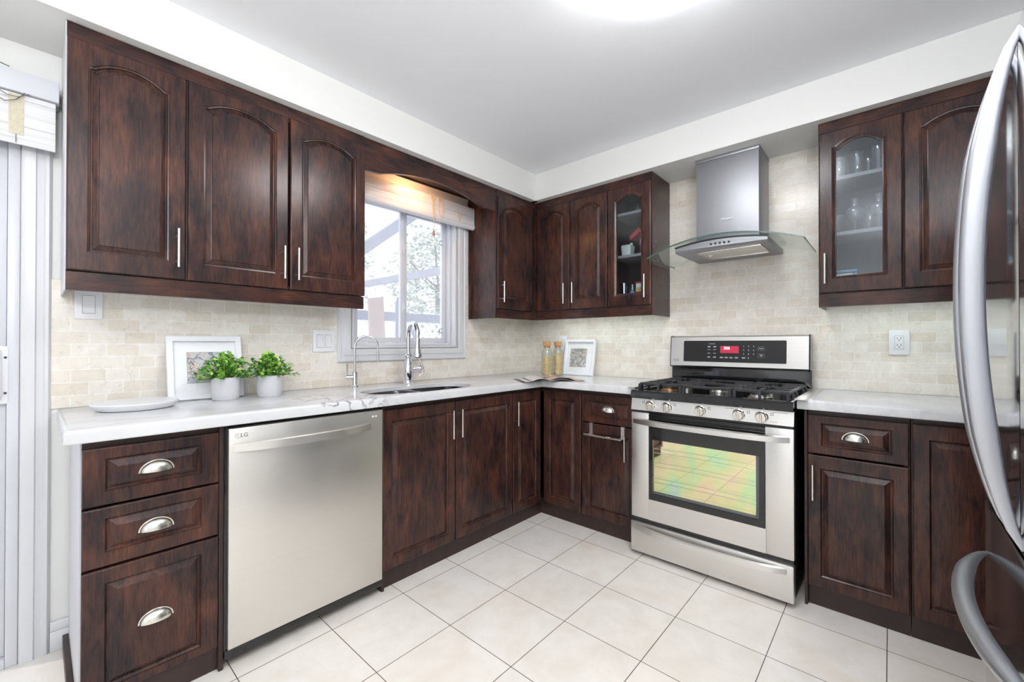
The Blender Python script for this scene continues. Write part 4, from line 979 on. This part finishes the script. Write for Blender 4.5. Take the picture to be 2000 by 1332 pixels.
# ---------------------------------------------------------------- hood
HY = -1.6630
hd = thing('range_hood', 'stainless chimney range hood with a curved glass canopy above the range', 'range hood', (-0.2, HY, 1.67))
ch = obj('chimney', MB().box((-0.2540, -1.8290, 1.70), (-0.001, -1.4970, 2.238), 0.003), 'steel_hood', hd)
obj('chimney_collar', MB().box((-0.2565, -1.8315, 2.238), (-0.001, -1.4945, 2.2572), 0.002), 'steel_hood', hd)
lm = text_mesh('Whirlpool', 0.0155, lambda x, y, e: E(1.666+x, 0.2543+e, 1.8815+y), bold=0.0002)
obj('logo_lettering', lm, 'logo_light', ch, 'small white maker lettering')
obj('logo_swoosh', MB().sweep([E(1.666+0.030*math.cos(k), 0.2546, 1.8815+0.014*math.sin(k)) for k in [-2.6+i*0.2 for i in range(14)]], rect_prof(0.0006, 0.0003)), 'logo', ch)
def arch_z(y): return 1.672+0.070*(1-((y-HY)/0.392)**2)
gy = [HY+0.392*(1-2*i/32) for i in range(33)]
gm = MB(); V0 = []; NX = 6
def xfront(y): return -(0.435+0.050*(1-((y-HY)/0.392)**2))
top = [[(xfront(y)*j/NX-0.001, y, arch_z(y)+0.006) for j in range(NX+1)] for y in gy]; bot = [[(xfront(y)*j/NX-0.001, y, arch_z(y)) for j in range(NX+1)] for y in gy]
vs = [p for r in top for p in r]+[p for r in bot for p in r]; w = NX+1; o = len(gy)*w; fs = []
for i in range(len(gy)-1):
    for j in range(NX): fs.append((i*w+j, i*w+j+1, (i+1)*w+j+1, (i+1)*w+j)); fs.append((o+i*w+j, o+(i+1)*w+j, o+(i+1)*w+j+1, o+i*w+j+1))
gm.add(vs, fs)
go = obj('glass_canopy', gm, 'hood_glass', hd)
ed = MB(); loop = [(xfront(gy[0])*j/NX-0.001, gy[0], arch_z(gy[0])+0.003) for j in range(NX)]+[(xfront(y)-0.001, y, arch_z(y)+0.003) for y in gy]+[(xfront(gy[-1])*j/NX-0.001, gy[-1], arch_z(gy[-1])+0.003) for j in range(NX-1, -1, -1)]
ed.sweep(loop, rect_prof(0.0016, 0.0036), up=(0, 0, 1)); obj('glass_edge', ed, 'glass_edge', go)
by0, by1, bxf = -1.9000, -1.4330, -0.420; zb = 1.683
def body_top(y): return arch_z(y)-0.002
bo = MB(); ys = [by1+(by0-by1)*i/20 for i in range(21)]; R = []
for y in ys:
    t = (y-HY)/0.234; xf = bxf-0.012*(1-t*t); zt = min(body_top(y), 1.712+0.020*(1-t*t)); zb_ = zb+0.008*(1-t*t)*0
    R.append([(-0.001, y, zb), (xf+0.010, y, zb), (xf, y, zb+0.010), (xf, y, zt), (-0.001, y, zt)])
bo.rings(R); bd = obj('hood_body', bo, 'steel_hood', hd)
sl_ = MB(); R = []
for y in ys:
    t = (y-HY)/0.234; xf = bxf-0.012*(1-t*t); zt = min(body_top(y), 1.712+0.020*(1-t*t)); R.append((xf-0.0015, y, zt+0.001))
sl_.sweep(R, rect_prof(0.003, 0.0035), up=(0, 0, 1)); obj('seal', sl_, 'blackm', bd)
fl = MB(); fl.box((-0.375, -1.8550, zb-0.005), (-0.150, -1.5500, zb+0.001), 0.002); fo = obj('grease_filter', fl, 'steel_y', bd)
ring = MB(); 
for q in ((-0.382, -0.375, -1.862, -1.543), (-0.150, -0.143, -1.862, -1.543)): ring.box((q[0], q[2], zb-0.008), (q[1], q[3], zb+0.001), 0.001)
for q in ((-1.862, -1.855), (-1.550, -1.543)): ring.box((-0.375, q[0], zb-0.008), (-0.150, q[1], zb+0.001), 0.001)
obj('filter_frame', ring, 'nickel', fo)
obj('filter_latch', MB().box((-0.285, -1.598, zb-0.010), (-0.235, -1.560, zb-0.005), 0.002).lathe([(0, 0), (0.006, 0), (0.006, -0.003), (0, -0.003)], (-0.26, -1.579, zb-0.010), 10), 'nickel', fo)
for i in range(5):
    y = -1.633-0.0225*i; t = (y-HY)/0.234; xf = bxf-0.012*(1-t*t)
    obj('button', MB().lathe([(0, 0), (0.0055, 0), (0.0055, -0.003), (0.004, -0.005), (0, -0.005)], (xf, y, 1.7065), 12, 'x'), 'slot', bd)

# ---------------------------------------------------------------- fridge
FX0, FX1, FY, FH = -1.955, -1.050, -2.560, 1.825; FM = -1.503
fg = thing('french_door_fridge', 'stainless french door fridge with bowed handles at the right edge', 'fridge', ((FX0+FX1)/2, -2.95, 0))
obj('cabinet', MB().box((FX0+0.003, -3.34, 0.02), (FX1-0.003, -2.638, FH-0.01), 0.004), 'fridge_side', fg)
def handle_bow(p0, p1, out, bulge, n=28):
    p0, p1, out = Vector(p0), Vector(p1), Vector(out); P = []
    for i in range(n+1):
        t = i/n; s = 1-(2*t-1)**2; P.append(p0.lerp(p1, t)+out*(bulge*s**0.75-0.004))
    return P
def fdoor(x0, x1, z0, z1):
    mb = MB(); n = 10; R = []
    for i in range(n+1):
        t = i/n; x = x0+(x1-x0)*t; e = 0.006*max(0.0, 1-min(t, 1-t)/0.04)**2 
        R.append([(x, FY-0.075, z0), (x, FY-0.004-e, z0), (x, FY-e, z0+0.004), (x, FY-e, z1-0.004), (x, FY-0.004-e, z1), (x, FY-0.075, z1)])
    return mb.rings(R)
for (x0, x1, hx) in ((FX0, FM-0.0025, FM-0.050), (FM+0.0025, FX1, FM+0.050)):
    d = obj('fridge_door', fdoor(x0, x1, 0.735, FH), 'fridge', fg)
    P = handle_bow((hx, FY, 0.745), (hx, FY, 1.810), (0, 1, 0), 0.071)
    obj('handle', MB().sweep(P, rect_prof(0.014, 0.020, 0.009), up=(0, 1, 0), scale=[0.25+0.75*min(1.0, 4.5*min(i, 28-i)/28)**0.7 for i in range(29)]), 'fridge_handle', d)
d = obj('freezer_drawer', fdoor(FX0, FX1, 0.09, 0.722), 'fridge', fg)
P = handle_bow((FX1-0.075, FY, 0.585), (FX0+0.075, FY, 0.585), (0, 1, 0), 0.078)
obj('handle', MB().sweep(P, ellipse_prof(0.019, 0.017, 16), up=(0, 0, 1), scale=[0.25+0.75*min(1.0, 4.5*min(i, 28-i)/28)**0.7 for i in range(29)]), 'fridge_handle', d)
obj('toe_grille', MB().box((FX0+0.01, FY-0.10, 0.005), (FX1-0.01, FY-0.05, 0.085), 0.003), 'blackm', fg)

# ---------------------------------------------------------------- ceiling lamp
lx, ly, lr_ = -1.565, -1.835, 0.250
lp = thing('ceiling_lamp', 'round white flush ceiling lamp, lit', 'lamp', (lx, ly, CEIL))
obj('base_ring', MB().lathe([(0, 0), (lr_*0.98, 0), (lr_, -0.006), (lr_, -0.022), (lr_*0.97, -0.026), (0, -0.026)], (lx, ly, CEIL), 48), 'lamp_rim', lp)
obj('diffuser', MB().lathe([(lr_*0.975, -0.020), (lr_*0.985, -0.030), (lr_*0.95, -0.052), (lr_*0.82, -0.070), (lr_*0.6, -0.081), (lr_*0.3, -0.087), (0.0, -0.089)], (lx, ly, CEIL), 48), 'lamp', lp)

# ---------------------------------------------------------------- switches and outlets
def plate(name, T, a, z, w, h, label, cat, rockers=0, outlet=False):
    th = thing(name, label, cat, T(a, 0, z))
    obj('cover_plate', fbox(MB(), T, a-w/2, a+w/2, 0.0003, 0.008, z-h/2, z+h/2, 0.0025), 'plastic', th)
    for i in range(rockers):
        c = a+(i-(rockers-1)/2)*0.046
        obj('bezel', fbox(MB(), T, c-0.0185, c+0.0185, 0.007, 0.0085, z-0.036, z+0.036), 'plastic_line', th)
        r = MB(); r.rings([[T(c-0.017, 0.0075, z-0.034), T(c-0.017, 0.0125, z-0.034), T(c-0.017, 0.0085, z+0.0), T(c-0.017, 0.010, z+0.034), T(c-0.017, 0.0075, z+0.034)], [T(c+0.017, 0.0075, z-0.034), T(c+0.017, 0.0125, z-0.034), T(c+0.017, 0.0085, z+0.0), T(c+0.017, 0.010, z+0.034), T(c+0.017, 0.0075, z+0.034)]])
        obj('rocker', r, 'plastic', th)
    if outlet:
        obj('bezel', fbox(MB(), T, a-0.0175, a+0.0175, 0.007, 0.0085, z-0.0345, z+0.0345), 'plastic_line', th)
        s = obj('socket', fbox(MB(), T, a-0.0165, a+0.0165, 0.0075, 0.0098, z-0.0335, z+0.0335, 0.001), 'plastic', th)
        k = MB()
        for zc in (0.0185, -0.0155):
            for da in (-0.0065, 0.0065): fbox(k, T, a+da-0.0011, a+da+0.0011, 0.0095, 0.0102, z+zc-0.001, z+zc+0.007)
            fbox(k, T, a-0.0023, a+0.0023, 0.0095, 0.0102, z+zc-0.0095, z+zc-0.0055, 0.0003)
        obj('slot', k, 'slot', s)
    return th
plate('light_switch', N, -2.7475, 1.3160, 0.080, 0.116, 'white single rocker light switch below the leftmost wall cabinet', 'switch', 1)
plate('light_switch', N, -1.8165, 1.1765, 0.122, 0.122, 'white double rocker light switch left of the window', 'switch', 2)
plate('wall_outlet', E, 2.3955, 1.1695, 0.078, 0.124, 'white double wall outlet right of the range', 'outlet', 0, True)
plate('wall_outlet', E, 0.3540, 1.1690, 0.076, 0.120, 'white outlet half hidden behind the corner picture frame', 'outlet', 0, True)

# ---------------------------------------------------------------- things on the counter
Z = CZ1
pl = obj('serving_board', MB().lathe([(0, 0.0), (0.100, 0.0), (0.112, 0.002), (0.130, 0.020), (0.131, 0.024), (0.128, 0.0265), (0, 0.0265)], (-2.628, -0.205, Z+0.0003), 56), 'platter'); tag(pl, 'round white marble serving board on the left end of the counter', 'board')
def picture(name, label, T, a0, a1, h, lean, d_bot, ft, matw, artm, cat='picture frame'):
    """frame leaning back to the wall: foot d_bot in front of it"""
    L_ = math.hypot(h, 0); th_ = math.asin(lean/h); cw = (a0+a1)/2
    t = thing(name, label, cat, T(cw, d_bot, Z))
    def P(a, s, n): # s up the frame, n outwards
        return T(a, d_bot-s*math.sin(th_)+n*math.cos(th_), Z+0.0005+s*math.cos(th_)+n*math.sin(th_)+0.0)
    def pb(a0_, a1_, s0, s1, n0, n1): 
        return [[P(a0_, s0, n0), P(a1_, s0, n0), P(a1_, s1, n0), P(a0_, s1, n0)], [P(a0_, s0, n1), P(a1_, s0, n1), P(a1_, s1, n1), P(a0_, s1, n1)]]
    f = MB(); w = ft; R = []
    for (o, n) in ((0, -0.014), (0, 0.004), (0.002, 0.006), (w-0.002, 0.006), (w, 0.004), (w, -0.014)):
        R.append([P(a0+o, o, n), P(a1-o, o, n), P(a1-o, h-o, n), P(a0+o, h-o, n)])
    f.rings(R, closed=True); obj('frame', f, 'frame_white', t)
    obj('mat_board', MB().rings(pb(a0+w-0.001, a1-w+0.001, w-0.001, h-w+0.001, -0.013, -0.0105)), 'mat_board', t)
    m0, m1, s0, s1 = matw
    bv = MB().rings(pb(m0-0.002, m1+0.002, s0-0.002, s1+0.002, -0.0106, -0.0098)); obj('mat_opening', bv, 'mat_bevel', t)
    obj('print', MB().rings(pb(m0, m1, s0, s1, -0.0100, -0.0094)), artm, t)
    obj('cover_glass', MB().rings(pb(a0+w-0.001, a1-w+0.001, w-0.001, h-w+0.001, -0.004, -0.0028)), 'print_glass', t)
    return t
picture('picture_frame', 'white picture frame with a branch print behind the two potted plants', N, -2.512, -2.228, 0.286, 0.060, 0.0780, 0.024, (-2.438, -2.302, 0.075, 0.213), 'art_a')
picture('picture_frame', 'white picture frame with an abstract grey print leaning in the corner by the pasta jars', E, 0.400, 0.676, 0.284, 0.055, 0.0760, 0.020, (0.452, 0.598, 0.068, 0.212), 'art_b')

def leaf_geo(mb, p, dirv, up, L_, Wd):
    d = dirv.normalized(); s = d.cross(up)
    if s.length < 1e-3: s = d.cross(Vector((1, 0, 0)))
    s.normalize(); n = s.cross(d).normalized()
    P = [p, p+d*L_*0.35+s*Wd*0.5+n*L_*0.05, p+d*L_*0.72+s*Wd*0.42+n*L_*0.03, p+d*L_, p+d*L_*0.72-s*Wd*0.42+n*L_*0.03, p+d*L_*0.35-s*Wd*0.5+n*L_*0.05, p+d*L_*0.45-n*L_*0.06]
    mb.add(P, [(0, 1, 6), (1, 2, 6), (2, 3, 6), (3, 4, 6), (4, 5, 6), (5, 0, 6)])
def plant(label, x, y, r, h, spread, seed, droop):
    rnd = random.Random(seed); th = thing('potted_plant', label, 'plant', (x, y, Z))
    pot = MB().lathe([(0, 0), (r*0.90, 0), (r*0.95, 0.004), (r, 0.03), (r*1.005, h-0.004), (r*0.99, h), (r*0.93, h), (r*0.92, h-0.02), (0, h-0.02)], (x, y, Z+0.0003), 40)
    obj('pot', pot, 'pot_diamond', th)
    obj('soil', MB().lathe([(0, 0.0), (r*0.91, 0.0), (r*0.7, 0.012), (0, 0.016)], (x, y, Z+h-0.019), 24), 'soil', th)
    st = MB(); lf = MB()
    for i in range(52):
        az = 2*PI*i*0.618+rnd.uniform(-0.3, 0.3); u = ((i+0.5)/52); el = math.radians(84-76*u**1.1); 
        ln = spread*(0.80+0.38*rnd.random()); 
        d0 = Vector((math.cos(az)*math.cos(el), math.sin(az)*math.cos(el), math.sin(el)+0.18))
        b0 = Vector((x+math.cos(az)*r*0.45*u, y+math.sin(az)*r*0.45*u, Z+h-0.012)); pts = []
        for k in range(6):
            t = k/5; p = b0+d0*ln*t*0.92; p.z -= droop*ln*(t*t)*(1-math.sin(max(el, 0)))*0.55; pts.append(p)
        if pts[-1].y > -0.012: pts = [Vector((p.x, min(p.y, -0.014), p.z)) for p in pts]
        st.tube(pts, 0.0011, 5)
        for k in range(1, 6):
            for q in range(3 if k < 5 else 5):
                p = pts[k-1].lerp(pts[k], rnd.uniform(0.2, 1.0)); ax = (pts[k]-pts[k-1]).normalized()
                v = Vector((rnd.uniform(-1, 1), rnd.uniform(-1, 1), rnd.uniform(-0.7, 1))); dd_ = (v-ax*v.dot(ax)*0.6+ax*0.55)
                if p.y > -0.03: dd_.y = -abs(dd_.y)
                leaf_geo(lf, p, dd_, Vector((0, 0, 1)), rnd.uniform(0.015, 0.022), rnd.uniform(0.014, 0.019))
    obj('stems', st, 'soil', th)
    fo_ = obj('foliage', lf, 'leaf', th, fixn=False)
    return th
plant('small green plant in a white embossed pot in front of the picture frame', -2.325, -0.165, 0.0535, 0.098, 0.098, 3, 0.45)
plant('small green plant in a white embossed pot, right of the picture frame', -2.150, -0.175, 0.0530, 0.098, 0.094, 11, 0.35)

def jar(label, x, y, fill, seed):
    rnd = random.Random(seed); th = thing('pasta_jar', label, 'jar', (x, y, Z)); r = 0.043
    outer = [(0.0, 0.0), (r*0.95, 0.0), (r, 0.005), (r, 0.165), (r*0.93, 0.182), (r*0.66, 0.204), (r*0.60, 0.215), (r*0.60, 0.228), (r*0.64, 0.230)]
    inner = [(r*0.56, 0.230), (r*0.55, 0.213), (r*0.61, 0.202), (r*0.88, 0.180), (r*0.94, 0.163), (r*0.94, 0.008), (0.0, 0.007)]
    obj('glass_body', MB().lathe(outer+inner, (x, y, Z+0.0003), 32), 'jar', th)
    obj('cork', MB().lathe([(0, 0.212), (r*0.52, 0.212), (r*0.545, 0.228), (r*0.70, 0.233), (r*0.74, 0.262), (r*0.70, 0.264), (0, 0.264)], (x, y, Z), 24), 'cork', th)
    ps = MB(); k = 0
    for i in range(230):
        z = 0.016+(fill-0.02)*((i*0.618) % 1.0); a = rnd.uniform(0, 2*PI); rr = r*0.82*math.sqrt(rnd.uniform(0.35, 1)); d = Vector((rnd.uniform(-1, 1), rnd.uniform(-1, 1), rnd.uniform(-0.9, 0.9))).normalized()
        tang = Vector((-math.sin(a), math.cos(a), 0)); d = (tang*rnd.uniform(-1, 1)+Vector((0, 0, 1))*rnd.uniform(-1, 1)).normalized()
        c = Vector((x+rr*0.90*math.cos(a), y+rr*0.90*math.sin(a), Z+z)); ps.tube([c-d*0.011, c+Vector((math.cos(a), math.sin(a), 0))*0.0012, c+d*0.011], 0.0027, 6)
    ps.lathe([(0, 0.009), (r*0.66, 0.009), (r*0.66, fill-0.012), (0, fill-0.006)], (x, y, Z), 16)
    o = obj('pasta', ps, 'pasta', th); o['kind'] = 'stuff'
    return th
jar('left one of two cork-stoppered glass jars of pasta, filled lower', -0.268, -0.390, 0.150, 5)
jar('right one of two cork-stoppered glass jars of pasta, filled higher, next to the frame', -0.182, -0.432, 0.170, 9)

# open magazine
mg = thing('open_magazine', 'open magazine lying on the corner of the counter in front of the pasta jars', 'magazine', (-0.57, -0.66, Z))
sp0 = Vector((-0.672, -0.726, 0)); sdir = Vector((0.60, 0.80, 0)).normalized(); rdir = Vector((0.78, -0.62, 0)).normalized(); LEN = 0.27
rdir = Vector((sdir.y, -sdir.x, 0))
def page(side, width, lift, z_off, sdrop=1.0, n=12):
    R = []
    for i in range(n+1):
        t = i/n; z = Z+0.0015+z_off+lift*(math.sin(PI*min(1, t*1.35+0.02))**0.8 if t < 0.72 else lift*0+(0.2*(1-t)))*(1 if t < 0.72 else 0.25)
        p = sp0+rdir*side*width*t
        R.append([p+Vector((0, 0, z)), p+sdir*LEN+Vector((0, 0, z)), p+sdir*LEN+Vector((0, 0, z-0.0012)), p+Vector((0, 0, z-0.0012))])
    return R
obj('left_pages', MB().rings(page(-1, 0.195, 0.012, 0.0)), 'page_dark', mg)
obj('right_pages', MB().rings(page(1, 0.200, 0.014, 0.0)), 'page', mg)
obj('right_pages', MB().rings(page(1, 0.230, 0.022, 0.003)), 'page_art', mg)
obj('left_pages', MB().rings(page(-1, 0.170, 0.018, 0.003)), 'page', mg)

# towel bar hooked over the door beside the range
tb = thing('towel_bar', 'chrome over-door towel bar on the cabinet left of the range', 'towel bar', (-0.61, -1.07, 0.60))
for y in (-0.975, -1.188):
    s = MB(); s.sweep([(-0.566, y, 0.6685), (-0.566, y, 0.6705), (-0.592, y, 0.6705), (-0.592, y, 0.615)], rect_prof(0.011, 0.0008), up=(0, 1, 0)) if False else None
    s = MB(); s.box((-0.5915, y-0.011, 0.606), (-0.5895, y+0.011, 0.6715)); s.box((-0.5915, y-0.011, 0.6697), (-0.566, y+0.011, 0.6715)); s.box((-0.625, y-0.011, 0.604), (-0.5895, y+0.011, 0.607))
    obj('hook', s, 'steel', tb)
obj('bar', MB().rod((-0.625, -0.945, 0.603), (-0.625, -1.196, 0.603), 0.0062, 14), 'chrome', tb)

# ---------------------------------------------------------------- contents of the glass cabinets
def glass_lathe(prof, wall=0.0018):
    inner = [(max(0.0, r-wall), h+(wall if i == 0 else 0)) for i, (r, h) in enumerate(prof)][::-1]
    return prof+inner
SH = {'low': UZ0+0.0163, 'mid': 1.7113, 'top': 1.9853}
TUM = [(0.0, 0.0), (0.024, 0.0), (0.026, 0.003), (0.031, 0.105)]
TALL = [(0.0, 0.0), (0.022, 0.0), (0.024, 0.003), (0.029, 0.135)]
GOB = [(0.0, 0.0), (0.030, 0.0), (0.028, 0.004), (0.006, 0.010), (0.005, 0.055), (0.010, 0.066), (0.034, 0.085), (0.038, 0.105), (0.034, 0.125), (0.016, 0.140), (0.014, 0.165), (0.018, 0.178)]
def ware(name, prof, x, y, z, label, cat, group=None):
    o = obj(name, MB().lathe(glass_lathe(prof), (x, y, z), 24), 'ware'); tag(o, label, cat, group); return o
ware('tumbler', TUM, -0.13, -2.150, SH['top'], 'plain glass tumbler on the top shelf, nearest the hood', 'glass')
ware('tumbler', TUM, -0.20, -2.170, SH['top'], 'glass tumbler at the front left of the top shelf in the right glass cabinet', 'glass')
ware('tumbler', TALL, -0.15, -2.240, SH['top'], 'tall glass standing mid-shelf at the top of the right glass cabinet', 'glass')
ware('tumbler', TUM, -0.09, -2.285, SH['top'], 'glass tumbler at the back of the top shelf between two tall glasses', 'glass')
ware('tumbler', TALL, -0.18, -2.325, SH['top'], 'tall glass at the right end of the top shelf', 'glass')
ware('tumbler', TUM, -0.15, -2.160, SH['mid'], 'glass tumbler at the left end of the middle shelf', 'glass')
ware('goblet', GOB, -0.16, -2.232, SH['mid'], 'bulbous stemmed glass in the middle of the middle shelf', 'glass')
ware('goblet', GOB, -0.17, -2.325, SH['mid'], 'bulbous stemmed glass at the right of the middle shelf', 'glass')
ware('tumbler', TUM, -0.09, -2.285, SH['mid'], 'glass tumbler behind the two stemmed glasses', 'glass')
bx = thing('storage_tub', 'white tub with a blue lid on the bottom shelf of the right glass cabinet', 'tub', (-0.16, -2.187, SH['low']))
obj('tub_body', MB().box((-0.22, -2.230, SH['low']+0.0003), (-0.10, -2.126, SH['low']+0.085), 0.008), 'ceramic', bx)
obj('lid', MB().box((-0.225, -2.245, SH['low']+0.085), (-0.095, -2.121, SH['low']+0.100), 0.005).box((-0.215, -2.246, SH['low']+0.04), (-0.105, -2.231, SH['low']+0.086), 0.003), 'blue', bx)
bw = obj('bowl', MB().lathe([(0, 0), (0.025, 0), (0.027, 0.003), (0.045, 0.022), (0.047, 0.030), (0.044, 0.030), (0.024, 0.006), (0, 0.005)], (-0.17, -2.318, SH['low']+0.0003), 24), 'ceramic'); tag(bw, 'small white bowl on the bottom shelf right of the blue-lidded tub', 'bowl')
S2 = {'low': UZ0+0.0163, 'mid': 1.7553, 'top': 2.0403}
b2 = obj('bowl', MB().lathe([(0, 0.030), (0.012, 0.030), (0.025, 0.024), (0.034, 0.0), (0.031, 0.0), (0.022, 0.022), (0, 0.026)], (-0.15, -1.020, S2['top']+0.0003), 20), 'ceramic'); tag(b2, 'small upturned white bowl on the top shelf of the small glass cabinet', 'bowl')
ware('goblet', [(r*0.62, h*0.42) for r, h in GOB], -0.15, -1.080, S2['top'], 'tiny stemmed glass next to the upturned bowl', 'glass')
mu = thing('white_canister', 'white square canister on the middle shelf of the small glass cabinet', 'canister', (-0.17, -1.01, S2['mid']))
mb = MB(); mb.rings([rrect(-0.205, -0.135, -1.045, -0.982, 0.012, S2['mid']+0.0003), rrect(-0.210, -0.130, -1.051, -0.976, 0.014, S2['mid']+0.075), rrect(-0.206, -0.134, -1.047, -0.980, 0.012, S2['mid']+0.082)]); obj('canister_body', mb, 'ceramic', mu)
obj('cap', MB().lathe([(0, 0.080), (0.010, 0.080), (0.010, 0.098), (0, 0.099)], (-0.16, -1.035, S2['mid']), 14), 'plastic', mu)
rk = thing('wire_rack', 'small wire rack with a red cover leaning beside the white canister', 'rack', (-0.15, -1.10, S2['mid']))
w = MB()
for i in range(4): w.tube([(-0.10-0.03*i, -1.078-0.010*i, S2['mid']+0.002), (-0.10-0.03*i, -1.083-0.010*i, S2['mid']+0.115)], 0.0018, 6)
w.tube([(-0.09, -1.075, S2['mid']+0.002), (-0.20, -1.112, S2['mid']+0.002)], 0.0018, 6); obj('wires', w, 'chrome', rk)
obj('red_cover', MB().rings([[(-0.08, -1.03, S2['mid']+0.135), (-0.08, -1.10, S2['mid']+0.19), (-0.08, -1.115, S2['mid']+0.165), (-0.08, -1.045, S2['mid']+0.115)], [(-0.19, -1.03, S2['mid']+0.135), (-0.19, -1.10, S2['mid']+0.19), (-0.19, -1.115, S2['mid']+0.165), (-0.19, -1.045, S2['mid']+0.115)]]), 'red', rk)
tm = obj('steel_tumbler', MB().lathe([(0, 0), (0.020, 0), (0.022, 0.004), (0.025, 0.09), (0.027, 0.092), (0.031, 0.150), (0.029, 0.150), (0.024, 0.092), (0.020, 0.005), (0, 0.004)], (-0.17, -0.985, S2['low']+0.0003), 24), 'chrome'); tag(tm, 'shiny steel tumbler on the bottom shelf of the small glass cabinet', 'tumbler')
bt = thing('spray_bottle', 'light blue bottle with a white nozzle beside the steel tumbler', 'bottle', (-0.17, -1.047, S2['low']))
obj('bottle_body', MB().lathe([(0, 0), (0.022, 0), (0.024, 0.004), (0.024, 0.070), (0.018, 0.085), (0.009, 0.095), (0.009, 0.104), (0, 0.104)], (-0.17, -1.047, S2['low']+0.0003), 20), 'blue', bt)
obj('label', MB().lathe([(0.0243, 0.025), (0.0246, 0.025), (0.0246, 0.060), (0.0243, 0.060)], (-0.17, -1.047, S2['low']), 20), 'label_white', bt)
obj('nozzle', MB().lathe([(0, 0.104), (0.006, 0.104), (0.004, 0.140), (0, 0.140)], (-0.17, -1.047, S2['low']), 12), 'plastic', bt)
cn = thing('printed_carton', 'colourful tall carton with a red lid at the right of the bottom shelf', 'carton', (-0.17, -1.105, S2['low']))
obj('carton_body', MB().box((-0.195, -1.130, S2['low']+0.0003), (-0.145, -1.083, S2['low']+0.140), 0.003), 'label_white', cn)
obj('printed_band', MB().box((-0.1956, -1.1306, S2['low']+0.060), (-0.1444, -1.0824, S2['low']+0.085)), 'red', cn); obj('printed_band', MB().box((-0.1956, -1.1306, S2['low']+0.090), (-0.1444, -1.0824, S2['low']+0.112)), 'yellow', cn)
obj('lid', MB().box((-0.197, -1.132, S2['low']+0.140), (-0.143, -1.081, S2['low']+0.150), 0.002), 'red', cn)

# ---------------------------------------------------------------- outside
gr = obj('patio_ground', MB().box((-8, 0.14, -0.35), (9, 12, -0.30)), 'ground'); tag(gr, 'pale sunlit patio ground outside the window', 'ground', kind='structure')
pg = thing('pergola', 'weathered grey timber pergola outside the window, with a long beam and a slanting brace', 'pergola', (-0.62, 2.0, -0.3))
def beam(name, a, b, w, h, up=(0, 0, 1)): obj(name, MB().sweep([a, b], rect_prof(w/2, h/2), up=up), 'outside_wood', pg)
beam('cross_beam', (0.851, 5.917, 2.18), (0.894, 1.405, 2.18), 0.09, 0.095)
beam('brace', (-0.66, 2.0, 2.07), (0.50, 2.0, 2.99), 0.09, 0.115)
beam('post', (-0.66, 2.0, -0.30), (-0.66, 2.0, 2.16), 0.09, 0.09, (1, 0, 0))
bd_ = obj('leaning_board', MB().rings([[(-0.690, 1.5, 1.612), (-0.527, 1.5, 1.640), (-0.475, 1.42, -0.30), (-0.645, 1.42, -0.30)], [(-0.690, 1.53, 1.612), (-0.527, 1.53, 1.640), (-0.475, 1.45, -0.30), (-0.645, 1.45, -0.30)]]), 'outside_board'); tag(bd_, 'pale brown board standing outside the left pane', 'board')
ps_ = obj('hooked_post', MB().tube([(-0.045, 2.0, -0.30), (-0.04, 2.0, 1.62), (-0.02, 2.0, 1.70), (0.03, 2.0, 1.72)], 0.022, 10), 'outside_grey'); tag(ps_, 'thin grey post with a hooked top outside the right pane', 'post')
la = thing('lattice_fence', 'white diamond lattice fence outside the right pane', 'fence', (1.1, 3.6, -0.3))
lt = MB()
for i in range(16):
    x = 0.1+0.14*i
    for s in (1, -1): lt.box((-0.02, 3.59+0.012*s, -0.9), (0.02, 3.60+0.012*s, 0.9), 0, 2, Matrix.Translation((x, 0, 0.95)) @ Matrix.Translation((0, 3.6, 0)) @ Matrix.Rotation(s*0.62, 4, 'Y') @ Matrix.Translation((0, -3.6, 0)))
obj('lattice_slats', lt, 'outside_white', la)
rl = MB(); rl.box((-0.6, 3.55, 1.52), (3.0, 3.65, 1.66)); 
for x in (-0.5, 1.3, 2.9): rl.box((x, 3.56, -0.3), (x+0.08, 3.64, 1.60))
obj('rails', rl, 'outside_grey', la)
def tree(label, x, y, z0, R, nleaf, seed):
    rnd = random.Random(seed); th = thing('garden_tree', label, 'tree', (x, y, -0.3)); lf = MB()
    for i in range(nleaf):
        v = Vector((rnd.gauss(0, 1), rnd.gauss(0, 1), rnd.gauss(0, 1))).normalized()*(rnd.uniform(0.55, 1.0))
        p = Vector((x+v.x*R[0], y+v.y*R[1], z0+v.z*R[2]))
        leaf_geo(lf, p, Vector((rnd.uniform(-1, 1), rnd.uniform(-1, 1), rnd.uniform(-0.6, 0.6))), Vector((0, 0, 1)), rnd.uniform(0.10, 0.20), rnd.uniform(0.07, 0.12))
    obj('crown', lf, 'tree_leaf', th, fixn=False)
    tr = MB(); tr.tube([(x, y, -0.3), (x+0.05, y, 0.6), (x, y+0.05, z0)], 0.07, 8)
    for k in range(6):
        a = k*1.05; tr.tube([(x, y, z0-0.5+0.12*k), (x+R[0]*0.4*math.cos(a), y+R[1]*0.4*math.sin(a), z0+0.1*k), (x+R[0]*0.75*math.cos(a), y+R[1]*0.75*math.sin(a), z0+0.25*k)], 0.025, 6)
    obj('trunk', tr, 'bark', th)
tree('pale leafy tree seen through the left window pane', 1.5, 8.0, 3.2, (1.6, 1.0, 2.0), 3000, 21)
tree('pale leafy tree seen through the right window pane', 5.0, 7.6, 2.9, (1.7, 1.0, 1.8), 2600, 22)
